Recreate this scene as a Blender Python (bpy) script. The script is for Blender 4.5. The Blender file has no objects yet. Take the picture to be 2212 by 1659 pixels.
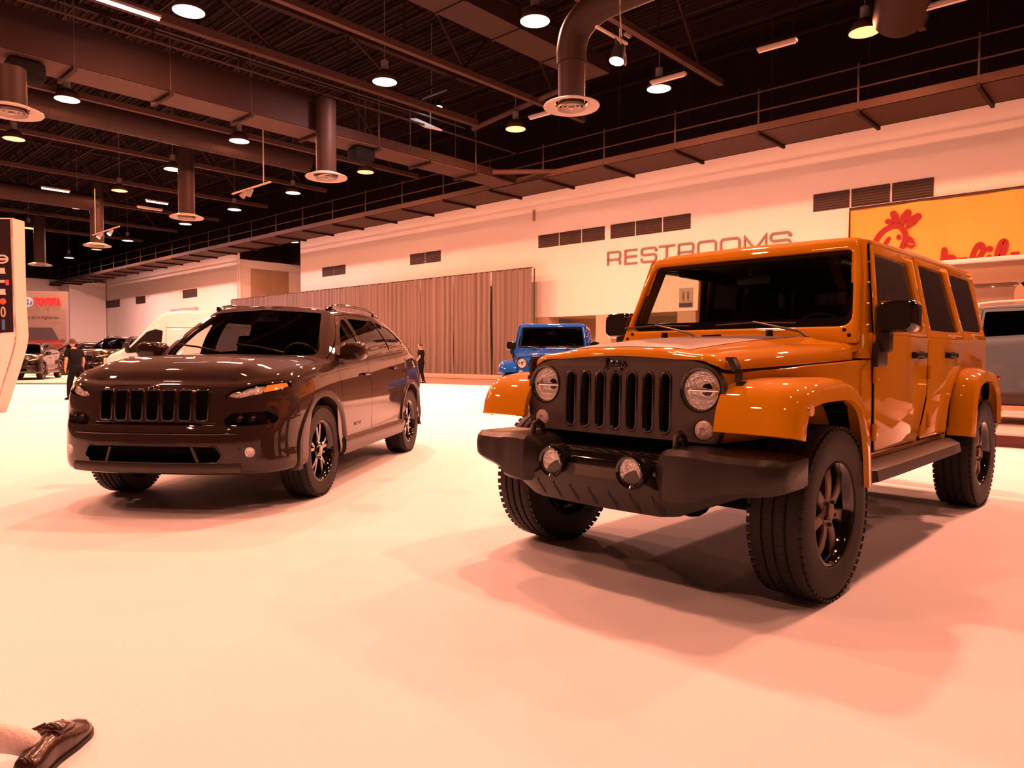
import bpy, bmesh, math, random
import numpy as np
from mathutils import Vector, Matrix
from mathutils.bvhtree import BVHTree
R = math.radians
PI = math.pi
S = bpy.context.scene
C = S.collection
random.seed(7)

# ------------------------------------------------------------------ camera, world, exposure
cam_d = bpy.data.cameras.new('camera')
cam = bpy.data.objects.new('camera', cam_d)
C.objects.link(cam)
cam_d.sensor_fit = 'HORIZONTAL'
cam_d.sensor_width = 36.0
cam_d.lens = 1554.7 / 2212.0 * 36.0
cam_d.clip_start = 0.05
cam_d.clip_end = 400
cam_d.dof.use_dof = False
PHI = 0.7434; PITCH = -0.0395; ROLL = 0.0022
cp, sp = math.cos(PHI), math.sin(PHI)
_c, _s = math.cos(PITCH), math.sin(PITCH)
_cr, _sr = math.cos(ROLL), math.sin(ROLL)
def _w(v): return Vector((cp * v[0] - sp * v[1], sp * v[0] + cp * v[1], v[2]))
_rt, _up, _fw = (1, 0, 0), (0, -_s, _c), (0, _c, _s)
RT = _w([_cr * a + _sr * b for a, b in zip(_rt, _up)])
UP = _w([-_sr * a + _cr * b for a, b in zip(_rt, _up)])
FW = _w(_fw)
M4 = Matrix((RT, UP, -FW)).transposed().to_4x4()
M4.translation = Vector((0, 0, 1.1305))
cam.matrix_world = M4
S.camera = cam

S.view_settings.view_transform = 'Standard'
S.view_settings.look = 'None'
S.view_settings.gamma = 1.0
S.view_settings.exposure = EXPOSURE = 0.0
S.view_settings.use_curve_mapping = False
wd = bpy.data.worlds.new('world'); S.world = wd
wd.use_nodes = True
wd.node_tree.nodes['Background'].inputs[0].default_value = (0.30, 0.13, 0.09, 1)
wd.node_tree.nodes['Background'].inputs[1].default_value = 0.25

# lamp colours as the camera recorded them under its warm white balance
WARM = (1.0, 0.315, 0.172); ORNG = (1.0, 0.31, 0.13); COOL = (1.0, 0.47, 0.42)
LAMP_Z = 9.3; LAMP_W = 980
S.cycles.sample_clamp_indirect = 6.0
# (x, y, kind, power factor) ceiling lamps: those seen and the rest of the same grid
LAMPS = []
seen = [(-17.51, 7.64, 'w'), (-11.74, 13.57, 'w'), (-5.99, 19.62, 'o'), (-17.62, 13.51, 'b'), (-11.85, 19.51, 'w'), (-17.74, 19.46, 'o'), (-26.36, 7.57, 'w'), (-32.63, 7.55, 'o'), (-26.55, 13.44, 'w'), (-32.74, 13.48, 'w'), (-26.82, 19.48, 'o'), (-38.95, 13.42, 'o'), (-32.96, 19.50, 'w'), (-39.18, 19.50, 'b'), (-45.22, 13.38, 'w'), (-45.75, 19.55, 'b'), (-55.49, 19.60, 'b'), (-61.95, 19.59, 'o'), (-69.00, 19.70, 'b'), (-47.16, 27.90, 'w'), (-54.83, 13.38, 'o')]
for x, y, k in seen: LAMPS.append((x, y, k, 2.0 if x < -50 else 1.0))
hid = [(x, y, 'w', p) for y, row in ((19.5, ((0.0, .8), (6, .5))), (13.5, ((-5.7, 1), (0.2, .8), (6, .5))), (7.6, ((-11.7, 1), (-5.7, .9), (0.2, .6), (-38.5, .8), (-44.5, .8), (-52, .8))),
       (1.7, ((-38, .8), (-32.5, .8), (-26.4, .8), (-17.5, .7), (-11.7, .5), (-5.7, .3), (0.2, .15), (6, .15))), (-4.3, ((-23.5, .5), (-17.5, .5), (-11.7, .4), (-5.7, .3), (0.2, .2)))) for x, p in row]
LAMPS += hid
for i, (x, y, k, p) in enumerate(LAMPS):
    ld = bpy.data.lights.new('lamp_light', 'AREA')
    ld.energy = LAMP_W * p
    ld.color = {'w': WARM, 'o': ORNG, 'b': COOL}[k]
    ld.shape = 'DISK'; ld.size = 0.54; ld.spread = R(180)
    lo = bpy.data.objects.new('lamp_light', ld); C.objects.link(lo)
    lo.location = (x, y, LAMP_Z - 0.03)

# ------------------------------------------------------------------ materials
MATS = {}
def mat(name, col, rough=.5, metal=0., coat=0., spec=.5, emis=None, estr=0., noise=None, bump=None, alpha=None, trans=0., stretch=None):
    if name in MATS: return MATS[name]
    m = bpy.data.materials.new(name); m.use_nodes = True
    nt = m.node_tree; b = nt.nodes['Principled BSDF']
    b.inputs['Base Color'].default_value = (*col, 1)
    b.inputs['Roughness'].default_value = rough
    b.inputs['Metallic'].default_value = metal
    b.inputs['Coat Weight'].default_value = coat
    b.inputs['Coat Roughness'].default_value = 0.02; b.inputs['Coat IOR'].default_value = 1.42
    b.inputs['Specular IOR Level'].default_value = spec
    if trans: b.inputs['Transmission Weight'].default_value = trans
    if emis:
        b.inputs['Emission Color'].default_value = (*emis, 1); b.inputs['Emission Strength'].default_value = estr
    if noise or bump:
        tc = nt.nodes.new('ShaderNodeTexCoord')
    if noise:      # (scale, amount, detail)
        n = nt.nodes.new('ShaderNodeTexNoise'); n.inputs['Scale'].default_value = noise[0]; n.inputs['Detail'].default_value = noise[2] if len(noise) > 2 else 4
        mx = nt.nodes.new('ShaderNodeMix'); mx.data_type = 'RGBA'
        mx.inputs[6].default_value = (*[c * (1 - noise[1]) for c in col], 1); mx.inputs[7].default_value = (*[min(1, c * (1 + noise[1])) for c in col], 1)
        src = tc.outputs['Object']
        if stretch:
            mp = nt.nodes.new('ShaderNodeMapping'); mp.inputs['Scale'].default_value = stretch; nt.links.new(src, mp.inputs[0]); src = mp.outputs[0]
        nt.links.new(src, n.inputs['Vector']); nt.links.new(n.outputs['Fac'], mx.inputs[0]); nt.links.new(mx.outputs[2], b.inputs['Base Color'])
    if bump:
        n = nt.nodes.new('ShaderNodeTexNoise'); n.inputs['Scale'].default_value = bump[0]; n.inputs['Detail'].default_value = 3
        bp = nt.nodes.new('ShaderNodeBump'); bp.inputs['Strength'].default_value = bump[1]; bp.inputs['Distance'].default_value = bump[2] if len(bump) > 2 else .01
        nt.links.new(tc.outputs['Object'], n.inputs['Vector']); nt.links.new(n.outputs['Fac'], bp.inputs['Height']); nt.links.new(bp.outputs[0], b.inputs['Normal'])
    MATS[name] = m
    return m
M_RIB = None
def glass(name, tint, refl=1.0, fac=None):
    """thin window glass: tinted see-through with a mirror reflection by fresnel"""
    if name in MATS: return MATS[name]
    m = bpy.data.materials.new(name); m.use_nodes = True
    nt = m.node_tree; nt.nodes.clear()
    out = nt.nodes.new('ShaderNodeOutputMaterial'); mx = nt.nodes.new('ShaderNodeMixShader')
    tr = nt.nodes.new('ShaderNodeBsdfTransparent'); tr.inputs[0].default_value = (*tint, 1)
    gl = nt.nodes.new('ShaderNodeBsdfGlossy'); gl.inputs['Color'].default_value = (refl, refl, refl, 1); gl.inputs['Roughness'].default_value = 0.0
    lw = nt.nodes.new('ShaderNodeLayerWeight'); lw.inputs[0].default_value = .5
    pw = nt.nodes.new('ShaderNodeMath'); pw.operation = 'POWER'; pw.inputs[1].default_value = 5.0
    fr = nt.nodes.new('ShaderNodeMath'); fr.operation = 'MULTIPLY_ADD'; fr.inputs[1].default_value = .95; fr.inputs[2].default_value = .035
    nt.links.new(lw.outputs['Facing'], pw.inputs[0]); nt.links.new(pw.outputs[0], fr.inputs[0])
    nt.links.new(fr.outputs[0], mx.inputs[0])
    nt.links.new(tr.outputs[0], mx.inputs[1]); nt.links.new(gl.outputs[0], mx.inputs[2]); nt.links.new(mx.outputs[0], out.inputs[0])
    MATS[name] = m
    return m
white_wall = mat('wall_paint', (.80, .78, .75), .85, noise=(.25, .05), bump=(40, .05))
m_carpet = mat('white_carpet', (.76, .82, .92), .95, noise=(.6, .05, 6), bump=(260, .5, .004))
m_concrete = mat('concrete', (.30, .24, .21), .35, noise=(1.2, .2, 6))
m_ceil = mat('roof_deck_paint', (.011, .007, .008), .8, spec=.05, noise=(2, .2))
m_steel = mat('brown_steel_paint', (.020, .010, .009), .6, spec=.08, noise=(1.5, .15))
m_steel2 = mat('catwalk_steel_paint', (.058, .032, .026), .6, spec=.1, noise=(1.5, .12))
m_duct = mat('duct_paint', (.022, .012, .010), .55, spec=.12, noise=(.8, .15))
m_rail = mat('rail_steel', (.06, .045, .04), .5, .1, spec=.2)
m_diff = mat('diffuser_metal', (.28, .24, .20), .5)
m_black = mat('black_plastic', (.006, .006, .006), .45, spec=.35)
m_satin = mat('satin_black', (.016, .013, .012), .40, noise=(60, .1), spec=.35)
m_gloss = mat('gloss_black', (.006, .006, .006), .08, coat=1)
m_rub = mat('tire_rubber', (.011, .009, .009), .62, spec=.3)
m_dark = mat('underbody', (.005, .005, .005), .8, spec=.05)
m_chrome = mat('chrome', (.85, .85, .85), .08, 1)
m_reflector = mat('lamp_reflector', (.9, .9, .9), .22, .75, bump=(55, .9, .02))
m_grey = mat('grey_plastic', (.12, .12, .125), .5)
m_silver = mat('brushed_alloy', (.5, .5, .52), .3, .9)
m_amber = mat('amber_lens', (.95, .30, .02), .15, coat=1, emis=(1, .25, .02), estr=.25)
m_red = mat('red_lens', (.5, .01, .01), .15, coat=1)
m_seat = mat('seat_cloth', (.012, .010, .010), .8, spec=.1)
m_skin = mat('skin', (.52, .27, .17), .55)
m_clothb = mat('black_cloth', (.007, .007, .009), .85, spec=.08, bump=(60, .3))
m_hair = mat('brown_hair', (.05, .025, .015), .7)
m_whitep = mat('white_panel', (.72, .68, .64), .5)
g_clear = glass('clear_glass', (.86, .90, .86))
g_wind = glass('windscreen_glass', (.84, .88, .84))
g_dark = glass('privacy_glass', (.06, .06, .07))
g_lens = glass('lamp_lens', (.95, .95, .95))

# ------------------------------------------------------------------ object helpers
def root(name, label, cat, loc=(0, 0, 0), rz=0., group=None, scale=None):
    o = bpy.data.objects.new(name, None); C.objects.link(o)
    o.empty_display_size = .1
    o.location = loc; o.rotation_euler = (0, 0, rz)
    if scale: o.scale = scale
    o['label'] = label; o['category'] = cat
    if group: o['group'] = group
    return o
def tag(o, label=None, cat=None, group=None, kind=None):
    if label: o['label'] = label
    if cat: o['category'] = cat
    if group: o['group'] = group
    if kind: o['kind'] = kind
    return o
def link(name, me, m, parent=None, smooth=None, label=None):
    o = bpy.data.objects.new(name, me); C.objects.link(o)
    if m is not None and not me.materials: me.materials.append(m)
    if smooth:
        me.polygons.foreach_set('use_smooth', [True] * len(me.polygons))
        if smooth < 180: me.set_sharp_from_angle(angle=R(smooth))
    if parent is not None: o.parent = parent
    if label: o['label'] = label
    return o
def obj(name, bm, m, parent=None, smooth=35, label=None, weld=False):
    if weld: bmesh.ops.remove_doubles(bm, verts=bm.verts, dist=1e-5)
    me = bpy.data.meshes.new(name); bm.to_mesh(me); bm.free()
    return link(name, me, m, parent, smooth, label)
def nb(): return bmesh.new()
def box(bm, c, s, bev=0., rz=0., M=None, seg=2):
    """axis box centre c, full sizes s; optional bevel and turn about z"""
    r = bmesh.ops.create_cube(bm, size=1)
    vs = r['verts']
    bmesh.ops.scale(bm, verts=vs, vec=s)
    if bev > 0:
        es = list({e for v in vs for e in v.link_edges})
        g = bmesh.ops.bevel(bm, geom=es, offset=min(bev, min(s) * .49), segments=seg, profile=.6, affect='EDGES', clamp_overlap=True)
        vs = list({v for f in g['faces'] for v in f.verts} | {v for v in vs if v.is_valid})
        allv = set(vs); todo = list(vs)
        while todo:
            v = todo.pop()
            for e in v.link_edges:
                o = e.other_vert(v)
                if o not in allv: allv.add(o); todo.append(o)
        vs = list(allv)
    T = Matrix.Translation(c) @ (M.to_4x4() if M is not None else Matrix.Rotation(rz, 4, 'Z'))
    bmesh.ops.transform(bm, matrix=T, verts=vs)
    return bm
def quad_prism(bm, pts, off):
    """extrude polygon pts (3D list) by vector off"""
    a = [bm.verts.new(p) for p in pts]; b = [bm.verts.new(Vector(p) + Vector(off)) for p in pts]
    n = len(pts)
    bm.faces.new(a); bm.faces.new(b[::-1])
    for i in range(n): bm.faces.new((a[i], b[i], b[(i + 1) % n], a[(i + 1) % n]))
    bmesh.ops.recalc_face_normals(bm, faces=bm.faces)
    return bm
def cyl(bm, p0, p1, r0, r1=None, seg=16, cap=True):
    p0, p1 = Vector(p0), Vector(p1); r1 = r0 if r1 is None else r1
    d = p1 - p0; q = d.to_track_quat('Z', 'Y')
    A = []; B = []
    for i in range(seg):
        a = 2 * PI * i / seg; v = Vector((math.cos(a), math.sin(a), 0))
        A.append(bm.verts.new(p0 + q @ (v * r0))); B.append(bm.verts.new(p1 + q @ (v * r1)))
    for i in range(seg):
        bm.faces.new((A[i], A[(i + 1) % seg], B[(i + 1) % seg], B[i]))
    if cap: bm.faces.new(A[::-1]); bm.faces.new(B)
    return bm
def lathe(bm, prof, seg=32, M=None, closed=False):
    """profile (r, h) about z; M transforms"""
    M = M or Matrix.Identity(4)
    rings = []
    for r, h in prof:
        rings.append([bm.verts.new(M @ Vector((r * math.cos(2 * PI * i / seg), r * math.sin(2 * PI * i / seg), h))) for i in range(seg)] if r > 1e-6 else [bm.verts.new(M @ Vector((0, 0, h)))])
    n = len(rings)
    for k in range(n if closed else n - 1):
        a, b = rings[k], rings[(k + 1) % n]
        for i in range(seg):
            j = (i + 1) % seg
            if len(a) == 1 and len(b) == 1: continue
            if len(a) == 1: bm.faces.new((a[0], b[j], b[i]))
            elif len(b) == 1: bm.faces.new((a[i], a[j], b[0]))
            else: bm.faces.new((a[i], a[j], b[j], b[i]))
    bmesh.ops.recalc_face_normals(bm, faces=bm.faces)
    return bm
def cr(pts, n=6, closed=False):
    """catmull-rom resample"""
    P = [np.array(p, float) for p in pts]; N = len(P); out = []
    rng = range(N) if closed else range(N - 1)
    for i in rng:
        if closed: a, b, c, d = P[i - 1], P[i], P[(i + 1) % N], P[(i + 2) % N]
        else: a, b, c, d = P[max(i - 1, 0)], P[i], P[i + 1], P[min(i + 2, N - 1)]
        if not closed and i == 0: a = 2 * b - c
        if not closed and i == N - 2: d = 2 * c - b
        for k in range(n):
            t = k / n
            out.append(.5 * ((2 * b) + (c - a) * t + (2 * a - 5 * b + 4 * c - d) * t * t + (3 * b - a - 3 * c + d) * t ** 3))
    if not closed: out.append(P[-1])
    return out
def tube(bm, path, r, seg=8, closed=False, flat=None, up=(0, 0, 1)):
    """tube along points; r number or list; flat=(rn, rb) elliptical radii scale"""
    P = [Vector(p) for p in path]; n = len(P); rings = []
    upv = Vector(up)
    for i in range(n):
        if closed: t = (P[(i + 1) % n] - P[i - 1])
        else: t = P[min(i + 1, n - 1)] - P[max(i - 1, 0)]
        if t.length < 1e-9: t = Vector((0, 0, 1))
        t.normalize()
        s = t.cross(upv)
        if s.length < 1e-4: s = t.cross(Vector((0, 1, 0)) if abs(t.y) < .9 else Vector((1, 0, 0)))
        s.normalize(); u = s.cross(t)
        ri = r[i] if isinstance(r, (list, tuple)) else r
        fs, fu = flat if flat else (1, 1)
        rings.append([bm.verts.new(P[i] + (s * math.cos(2 * PI * k / seg) * fs + u * math.sin(2 * PI * k / seg) * fu) * ri) for k in range(seg)])
    for i in range(n if closed else n - 1):
        a, b = rings[i], rings[(i + 1) % n]
        for k in range(seg): bm.faces.new((a[k], a[(k + 1) % seg], b[(k + 1) % seg], b[k]))
    if not closed: bm.faces.new(rings[0][::-1]); bm.faces.new(rings[-1])
    bmesh.ops.recalc_face_normals(bm, faces=bm.faces)
    return bm
def loft(bm, secs, closed_sec=True, caps=True, closed_path=False):
    """sections: list of lists of points with equal counts"""
    V = [[bm.verts.new(p) for p in s] for s in secs]; m = len(V[0])
    K = len(V)
    for i in range(K if closed_path else K - 1):
        a, b = V[i], V[(i + 1) % K]
        for k in range(m if closed_sec else m - 1):
            bm.faces.new((a[k], a[(k + 1) % m], b[(k + 1) % m], b[k]))
    if caps and closed_sec and not closed_path:
        bm.faces.new(V[0][::-1]); bm.faces.new(V[-1])
    bmesh.ops.recalc_face_normals(bm, faces=bm.faces)
    return bm
def dense(ctrl, nu, nv):
    """catmull-rom surface through a control grid -> list of rows"""
    rows = [cr(r, nv) for r in ctrl]
    cols = list(zip(*rows))
    cols = [cr(c, nu) for c in cols]
    return [list(r) for r in zip(*cols)]
def grid(bm, rows):
    V = [[bm.verts.new(p) for p in r] for r in rows]
    for i in range(len(V) - 1):
        for k in range(len(V[0]) - 1):
            try: bm.faces.new((V[i][k], V[i][k + 1], V[i + 1][k + 1], V[i + 1][k]))
            except ValueError: pass
    return bm
def rrect(x0, x1, y0, y1, r, n=4):
    """rounded rectangle outline, counter-clockwise"""
    r = min(r, abs(x1 - x0) / 2 - 1e-5, abs(y1 - y0) / 2 - 1e-5); out = []
    for cx, cy, a0 in ((x1 - r, y1 - r, 0), (x0 + r, y1 - r, 90), (x0 + r, y0 + r, 180), (x1 - r, y0 + r, 270)):
        for k in range(n + 1):
            a = R(a0 + 90 * k / n); out.append((cx + r * math.cos(a), cy + r * math.sin(a)))
    return out
def rpoly(pts, r, n=4):
    """round the corners of a convex or concave polygon"""
    out = []; N = len(pts)
    for i in range(N):
        a, b, c = (Vector((*pts[i - 1][:2], 0)), Vector((*pts[i][:2], 0)), Vector((*pts[(i + 1) % N][:2], 0)))
        ri = pts[i][2] if len(pts[i]) > 2 else r
        d1 = (a - b); d2 = (c - b)
        ang = d1.angle(d2) if d1.length > 1e-9 and d2.length > 1e-9 else PI
        L = min(ri / max(math.tan(ang / 2), 1e-3), d1.length * .48, d2.length * .48)
        if L < 1e-4 or ang > PI - .02: out.append((b.x, b.y)); continue
        p, q = b + d1.normalized() * L, b + d2.normalized() * L
        for k in range(n + 1):
            t = k / n; v = p * (1 - t) ** 2 + b * 2 * t * (1 - t) + q * t * t
            out.append((v.x, v.y))
    return out
def circ(cx, cy, r, n=24): return [(cx + r * math.cos(2 * PI * i / n), cy + r * math.sin(2 * PI * i / n)) for i in range(n)]
def plate(bm, outline, holes, t, fn, bev=.003):
    """flat sheet with holes, thickness t with bevelled edges; fn maps (u, v, w) to 3D"""
    cu = bpy.data.curves.new('tmp', 'CURVE'); cu.dimensions = '2D'; cu.fill_mode = 'BOTH'
    for ring in [outline] + list(holes):
        sp_ = cu.splines.new('POLY'); sp_.points.add(len(ring) - 1)
        for i, p in enumerate(ring): sp_.points[i].co = (p[0], p[1], 0, 1)
        sp_.use_cyclic_u = True
    cu.extrude = max(t / 2 - bev, 1e-4); cu.bevel_depth = bev; cu.bevel_resolution = 1; cu.offset = -bev
    o = bpy.data.objects.new('tmp', cu); C.objects.link(o)
    me = o.to_mesh()
    vs = [bm.verts.new(fn(v.co.x, v.co.y, v.co.z)) for v in me.vertices]
    for p in me.polygons:
        try: bm.faces.new([vs[i] for i in p.vertices])
        except ValueError: pass
    o.to_mesh_clear(); bpy.data.objects.remove(o); bpy.data.curves.remove(cu)
    bmesh.ops.remove_doubles(bm, verts=vs, dist=1e-5)
    bmesh.ops.recalc_face_normals(bm, faces=bm.faces)
    return bm
def text_bm(bm, s, size, t, fn, xs=1., shear=0., bev=0., space=1., align='LEFT', res=3):
    cu = bpy.data.curves.new('tmp', 'FONT'); cu.body = s; cu.size = size; cu.extrude = t / 2; cu.shear = shear
    cu.bevel_depth = bev; cu.space_character = space; cu.align_x = align; cu.resolution_u = res
    o = bpy.data.objects.new('tmp', cu); C.objects.link(o)
    me = o.to_mesh()
    vs = [bm.verts.new(fn(v.co.x * xs, v.co.y, v.co.z)) for v in me.vertices]
    for p in me.polygons:
        try: bm.faces.new([vs[i] for i in p.vertices])
        except ValueError: pass
    o.to_mesh_clear(); bpy.data.objects.remove(o); bpy.data.curves.remove(cu)
    bmesh.ops.recalc_face_normals(bm, faces=bm.faces)
    return bm
def copytree(o, parent=None):
    c = o.copy(); C.objects.link(c); c.parent = parent
    for ch in list(o.children): copytree(ch, c)
    return c
# ------------------------------------------------------------------ the hall
def struct(name, bm, m, parent=None, smooth=None):
    o = obj(name, bm, m, parent, smooth)
    if parent is None: o['kind'] = 'structure'
    return o
WY = 27.0
b = nb(); box(b, (-40, 8, -.06), (130, 62, .1)); FLOOR = struct('floor', b, m_concrete)
b = nb(); quad_prism(b, [(-60, -16, -.0099), (18, -16, -.0099), (18, 19.9, -.0099), (-18.8, 19.35, -.0099), (-22.6, 18.85, -.0099), (-60, 14.6, -.0099)], (0, 0, .0099)); tag(obj('carpet', b, m_carpet, None, None), 'white show carpet under all the display cars', 'carpet')
# back wall with the corridor mouth (x -23.3 .. 6, 3.0 m high) and the corner recess further left
H_ = 14.0
b = nb(); box(b, ((-44.75 - 23.3) / 2, WY + .2, H_ / 2), (44.75 - 23.3, .4, H_)); box(b, ((-23.3 + 16) / 2, WY + .2, 3.0 + (H_ - 3.0) / 2), (39.3, .4, H_ - 3.0)); 
struct('wall_back', b, white_wall)
b = nb(); box(b, (-34, WY - .06, 11.4), (104, .12, 4.6)); struct('wall_upper', b, m_ceil)
b = nb(); box(b, (-3.6, WY + 3.2, 1.6), (40, .2, 3.3)); box(b, (-3.6, WY + 1.8, 3.06), (40, 2.8, .12)); wt = mat('tan_wall', (.50, .36, .26), .7); struct('wall_corridor', b, wt)
for k, x in enumerate((-22.9, -19.2, -15.0)):
    b = nb(); box(b, (x, WY + .45, 1.5), (.85, .85, 3.0), .02); struct('trim_%d' % (k + 1), b, wt)
b = nb(); box(b, (-69, WY + .2, H_ / 2), (30, .4, H_)); struct('wall_back_left', b, white_wall)
b = nb(); box(b, (-54.0 + .0, WY + 4.2, 4.3), (.4, 8.0, 8.6)); box(b, (-49.4, WY + 8.2, 4.3), (9.6, .4, 8.6)); struct('wall_recess', b, white_wall)
b = nb(); box(b, (-49.4, WY + 6.2, 10.6), (9.5, 4, 4.0)); box(b, (-53.9, WY + 4.2, 10.6), (.5, 8, 4.0)); struct('wall_recess_upper', b, m_ceil)
b = nb(); box(b, (-86, 5, H_ / 2), (.4, 60, H_)); struct('wall_left', b, white_wall)
b = nb(); box(b, (-85.7, 5, 11.4), (.2, 44, 5.0)); struct('wall_left_upper', b, m_ceil)
b = nb(); box(b, (-84.0, WY - 1.8, 4.3), (3.0, 3.4, 8.6), .03); struct('trim_7', b, white_wall)
b = nb(); box(b, (19, 5, H_ / 2), (.4, 60, H_)); struct('wall_right', b, mat('dim_wall', (.16, .12, .10), .8))
b = nb(); box(b, (-34, -20, H_ / 2), (106, .4, H_)); struct('wall_near', b, mat('dim_wall', (.16, .12, .10), .8))
b = nb(); box(b, (-34, 8, 13.6), (108, 62, .3)); CE = struct('ceiling', b, m_ceil)
# corrugated deck ribs run along x, seen between the joists
b = nb()
for k in range(110): box(b, (-32, 2 + k * .27, 13.42), (96, .09, .06))
r_ = obj('deck_rib', b, mat('rib_paint', (.016, .009, .009), .8, spec=.05), CE, None); r_['kind'] = 'stuff'
# recess door high on the side wall, pipes at the corner
D1 = root('wall_hatch', 'tall beige double hatch panel on the side wall of the far recess', 'panel', (-53.78, WY + 2.7, 6.4))
m_beige = mat('beige_steel', (.40, .29, .19), .5)
b = nb(); box(b, (0, -.02, 0), (.08, 3.3, 3.1), .02); obj('hatch_frame', b, m_beige, D1)
for s in (-1, 1): b = nb(); box(b, (.05, s * .80, 0), (.04, 1.56, 3.0), .01); obj('hatch_leaf', b, m_beige, D1)
for k in range(2):
    b = nb(); cyl(b, (-53.6 + .18 * k, WY - .08, 4.0), (-53.6 + .18 * k, WY - .08, 9), .05, None, 10)
    tag(obj('wall_pipe', b, white_wall, None, 60), ['left one of two thin vertical pipes at the recess corner', 'right one of two thin vertical pipes at the recess corner'][k], 'pipe')

# ---- louvred air grilles on the wall
def vent(x0, x1, n, z0, z1, label, y=WY):
    T = root('air_grille', label, 'vent', ((x0 + x1) / 2, y, (z0 + z1) / 2), group='dark air grilles high on the white walls')
    w = (x1 - x0) / n
    for k in range(n):
        b = nb(); xc = -(x1 - x0) / 2 + w * (k + .5)
        box(b, (xc, -.02, 0), (w - .07, .03, z1 - z0)); P_ = obj('louver_panel', b, m_vent, T, None)
        b = nb()
        for q in range(7): box(b, (xc, -.045, (z1 - z0) * (-.43 + q * .143)), (w - .10, .03, .012), M=Matrix.Rotation(R(35), 3, 'X'))
        s_ = obj('slat', b, m_vent, P_, None); s_['kind'] = 'stuff'
m_vent = mat('vent_brown', (.045, .022, .016), .6)
vent(-42.05, -39.35, 2, 6.35, 6.95, 'leftmost two-panel dark air grille above the drape')
vent(-32.9, -30.2, 2, 6.37, 6.98, 'two-panel dark air grille above the middle of the drape')
vent(-23.1, -19.1, 3, 6.38, 6.99, 'three-panel dark air grille just right of the wall marker')
vent(-18.84, -14.8, 3, 6.38, 7.0, 'three-panel dark air grille above the restroom lettering')
vent(-9.9, -5.95, 3, 6.40, 7.02, 'large dark air grille above the yellow banner')
vent(-82.8, -78.8, 1, 6.0, 6.75, 'far left small dark air grille on the distant wall')
vent(-74.6, -72.2, 1, 6.05, 6.75, 'second small dark air grille on the distant wall')
vent(-63.9, -61.0, 1, 6.05, 6.75, 'small dark air grille nearest the recess corner')
b = nb(); box(b, (-63.5, WY - .12, 5.0), (5.2, .2, .35), .02); tag(obj('duct_cover', b, mat('lilac_grey', (.45, .38, .38), .6), None), 'flat grey box strip on the far wall above the van', 'panel')
b = nb(); box(b, (-23.35, WY - .05, 8.0), (.10, .10, .55), .02); tag(obj('wall_marker', b, mat('beige_steel', (.40, .29, .19)), None), 'small thin vertical fitting on the wall left of the long grilles', 'fitting')

# ---- RESTROOMS lettering, each letter a raised flat stroke sign
SG = root('restroom_lettering', 'large thin grey RESTROOMS lettering on the white wall', 'sign', (-18.92, WY - .02, 5.19))
m_let = mat('sign_grey', (.21, .155, .135), .6)
def stroke_letter(paths, x0, w, h, parent):
    b = nb(); t = .042
    for ip, p in enumerate(paths):
        pts = [Vector((x0 + u * w, -.010 * ip, v * h)) for u, v in p]
        n = len(pts)
        L_, R_ = [], []
        for i, q in enumerate(pts):
            a = pts[max(i - 1, 0)]; c = pts[min(i + 1, n - 1)]
            d1 = (q - a).normalized() if i > 0 else (c - q).normalized(); d2 = (c - q).normalized() if i < n - 1 else d1
            d = (d1 + d2)
            d = d.normalized() if d.length > .1 else d1
            k = 1 / max(.5, abs(d.dot(d1))); nn = Vector((-d.z, 0, d.x))
            L_.append(q + nn * t * k); R_.append(q - nn * t * k)
        A = [[b.verts.new(v + Vector((0, dy, 0))) for v in S_] for S_, dy in ((L_, 0), (R_, 0), (R_, -.05), (L_, -.05))]
        for i in range(n - 1):
            for q in range(4): b.faces.new((A[q][i], A[(q + 1) % 4][i], A[(q + 1) % 4][i + 1], A[q][i + 1]))
        b.faces.new([A[q][0] for q in range(4)]); b.faces.new([A[q][-1] for q in range(4)][::-1])
    bmesh.ops.recalc_face_normals(b, faces=b.faces)
    return obj('letter', b, m_let, parent, None)
def rr_(u0, u1, v0, v1, r, corners='1111', close=True):
    return None
arc = lambda cx, cy, r, a0, a1, n=4, kx=1.: [(cx + r * kx * math.cos(R(a0 + (a1 - a0) * k / n)), cy + r * math.sin(R(a0 + (a1 - a0) * k / n))) for k in range(n + 1)]
kx = .75
O_ = [arc(1 - .22 * kx, .78, .22, 90, 0, 4, kx) + arc(1 - .22 * kx, .22, .22, 0, -90, 4, kx) + arc(.22 * kx, .22, .22, -90, -180, 4, kx) + arc(.22 * kx, .78, .22, 180, 90, 4, kx) + [(1 - .22 * kx, 1)]]
R_L = [[(0, 0), (0, 1), (.78, 1)] + arc(1 - .2 * kx, .80, .2, 90, 0, 4, kx) + arc(1 - .2 * kx, .62, .2, 0, -90, 4, kx) + [(0, .42)], [(.70, .42), (.88, .40), (.98, .30), (1, 0)]]
E_L = [[(1, 1), (0, 1), (0, 0), (1, 0)], [(0, .52), (.95, .52)]]
S_L = [[(1, .72), (1, .80)] + arc(1 - .2 * kx, .80, .2, 0, 90, 4, kx) + arc(.2 * kx, .80, .2, 90, 180, 4, kx) + arc(.2 * kx, .72, .2, 180, 270, 4, kx) + arc(1 - .2 * kx, .32, .2, 90, 0, 4, kx) + arc(1 - .2 * kx, .20, .2, 0, -90, 4, kx) + arc(.2 * kx, .20, .2, -90, -180, 4, kx) + [(0, .28)]]
T_L = [[(0, 1), (1, 1)], [(.5, 1), (.5, 0)]]
M_L = [[(0, 0), (0, 1), (.5, .08), (1, 1), (1, 0)]]
word = [(R_L, 0, .70), (E_L, 1.0, .66), (S_L, 1.90, .78), (T_L, 2.84, .82), (R_L, 3.86, .72), (O_, 4.82, .84), (O_, 5.90, .84), (M_L, 6.98, .92), (S_L, 8.10, .80)]
for L, x, w in word: stroke_letter(L, x * .925, w * .925, .58, SG)
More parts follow.
